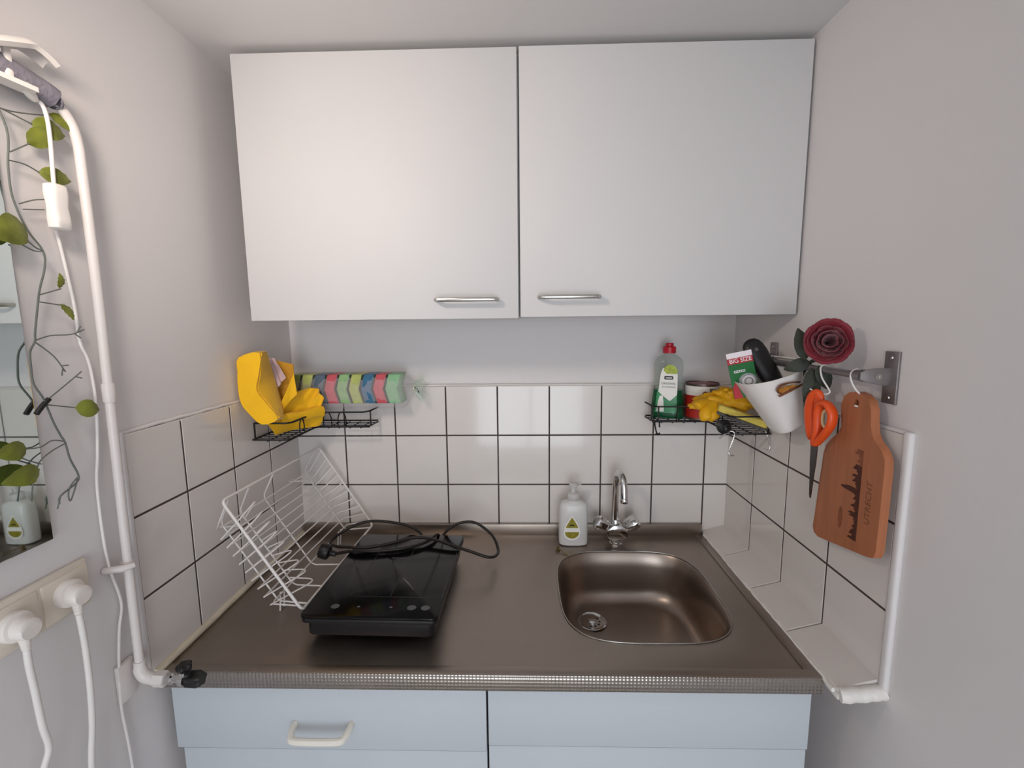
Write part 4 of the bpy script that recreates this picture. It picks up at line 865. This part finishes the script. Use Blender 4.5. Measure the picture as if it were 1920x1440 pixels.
obj('knob', knob(frame((-.500, -.615, .930), (0, 1, 0), (0, 0, 1)), .0125, .028), 'blackplastic', vl, 50)
obj('knob', knob(frame((-.500, -.617, .947), (1, 0, 0), (0, 1, 0)), .0115, .012), 'blackplastic', vl, 50)

# ------------------------------------------------------------------ clip lamp on the pipe (its head is above the picture)
lm = thing('clip_lamp', 'white clip-on lamp clamped to the pipe above the mirror', 'lamp', (-.56, -.70, 1.84))
obj('upper_jaw', MB().sheet(lambda u, v: V(-.5745 + .026 * v * (1 - .3 * u ** 4), -.790 + .139 * u, (1.832 + .056 * min(1, u / .78) ** .85 if u < .78 else 1.888 - .007 * ((u - .78) / .22) ** 1.6) - .007 * (2 * v - 1) ** 2), 22, 8, .0065), 'lampwhite', lm, 60)
obj('lower_jaw', MB().sheet(lambda u, v: V(-.5745 + .022 * v, -.775 + .092 * u, 1.824 + .004 * u), 12, 4, .006), 'lampwhite', lm, 50)
obj('jaw_strut', MB().box(-.5655, -.5605, -.712, -.703, 1.832, 1.872, .002), 'lampwhite', lm, 40)
obj('spring', MB().tube([(-.5665 + .006 * math.cos(t * .9), -.722 - .0012 * t * .5, 1.848 + .006 * math.sin(t * .9)) for t in range(40)], .0011, 6), 'nickel', lm, 60)
obj('cord_collar', MB().tube([(-.566, -.690, 1.835), (-.572, -.674, 1.829), (-.5745, -.668, 1.827)], [.0065, .0060, .0042], 12), 'lampwhite', lm, 40)
obj('cord', MB().tube(spl([(-.574, -.67, 1.828), (-.5735, -.660, 1.824), (-.573, -.656, 1.806), (-.573, -.656, 1.775), (-.574, -.657, 1.74), (-.575, -.657, 1.722)], 6), .0026, 8), 'cord', lm, 60)
cd2 = [(-.648, 1.662), (-.645, 1.645), (-.64, 1.604), (-.635, 1.551), (-.634, 1.503), (-.626, 1.479), (-.622, 1.454), (-.621, 1.403), (-.629, 1.329), (-.636, 1.288), (-.638, 1.236), (-.637, 1.173), (-.632, 1.129), (-.624, 1.092), (-.622, 1.064), (-.631, 1.032), (-.640, .971), (-.645, .90), (-.64, .80), (-.635, .5), (-.64, .02)]
obj('cord', MB().tube(spl([V(-.590, y, z) for y, z in cd2], 6), .0022, 7), 'cord', lm, 60)
swr = lambda z, wy, wx: [V(-.5775 + wx * q, -.6535 + wy * p + (.0 if z > 1.69 else -.0), z) for p, q in rrect(-1, 1, -1, 1, .55, 4)]
obj('switch', MB().loft([swr(1.661, .009, .006), swr(1.663, .0118, .0085), swr(1.675, .0122, .0092), swr(1.693, .0118, .0075), swr(1.710, .0125, .0095), swr(1.721, .0120, .0085), swr(1.723, .009, .006)]), 'lampwhite', lm, 50)
hp = V(-.405, -.97, 1.865); aim = (V(-.18, -.2885, 1.74) - hp).normalized()
obj('gooseneck', MB().tube(spl([(-.567, -.765, 1.862), (-.56, -.80, 1.90), (-.545, -.87, 1.935), (-.515, -.96, 1.93), hp - aim * .05], 6), .005, 8), 'lampwhite', lm, 60)
hmx = frame(hp - aim * .05, aim.orthogonal(), aim.cross(aim.orthogonal()))
if (hmx.to_3x3() @ V(0, 0, 1)).dot(aim) < 0: hmx = hmx @ Matrix.Rotation(PI, 4, 'X')
obj('lamp_shade', MB().lathe([(.016, -.012), (.018, .0), (.030, .02), (.044, .05), (.0425, .05), (.0285, .0205), (.0165, .003), (.014, -.01)], 28, hmx), 'lampwhite', lm, 50)
obj('bulb', MB().lathe([(0, -.005), (.010, 0), (.012, .008), (.020, .022), (.021, .032), (.014, .042), (0, .046)], 20, hmx), 'bulb', lm, 60)
ld = bpy.data.lights.new('lamp_light', 'SPOT'); ld.energy = LAMP_E * 10; ld.color = (1, .88, .78); ld.spot_size = math.radians(150); ld.spot_blend = 1; ld.shadow_soft_size = .05
lo_ = bpy.data.objects.new('lamp_light', ld); C.objects.link(lo_); lo_.location = hp + aim * .012; lo_.rotation_euler = aim.to_track_quat('-Z', 'Y').to_euler()
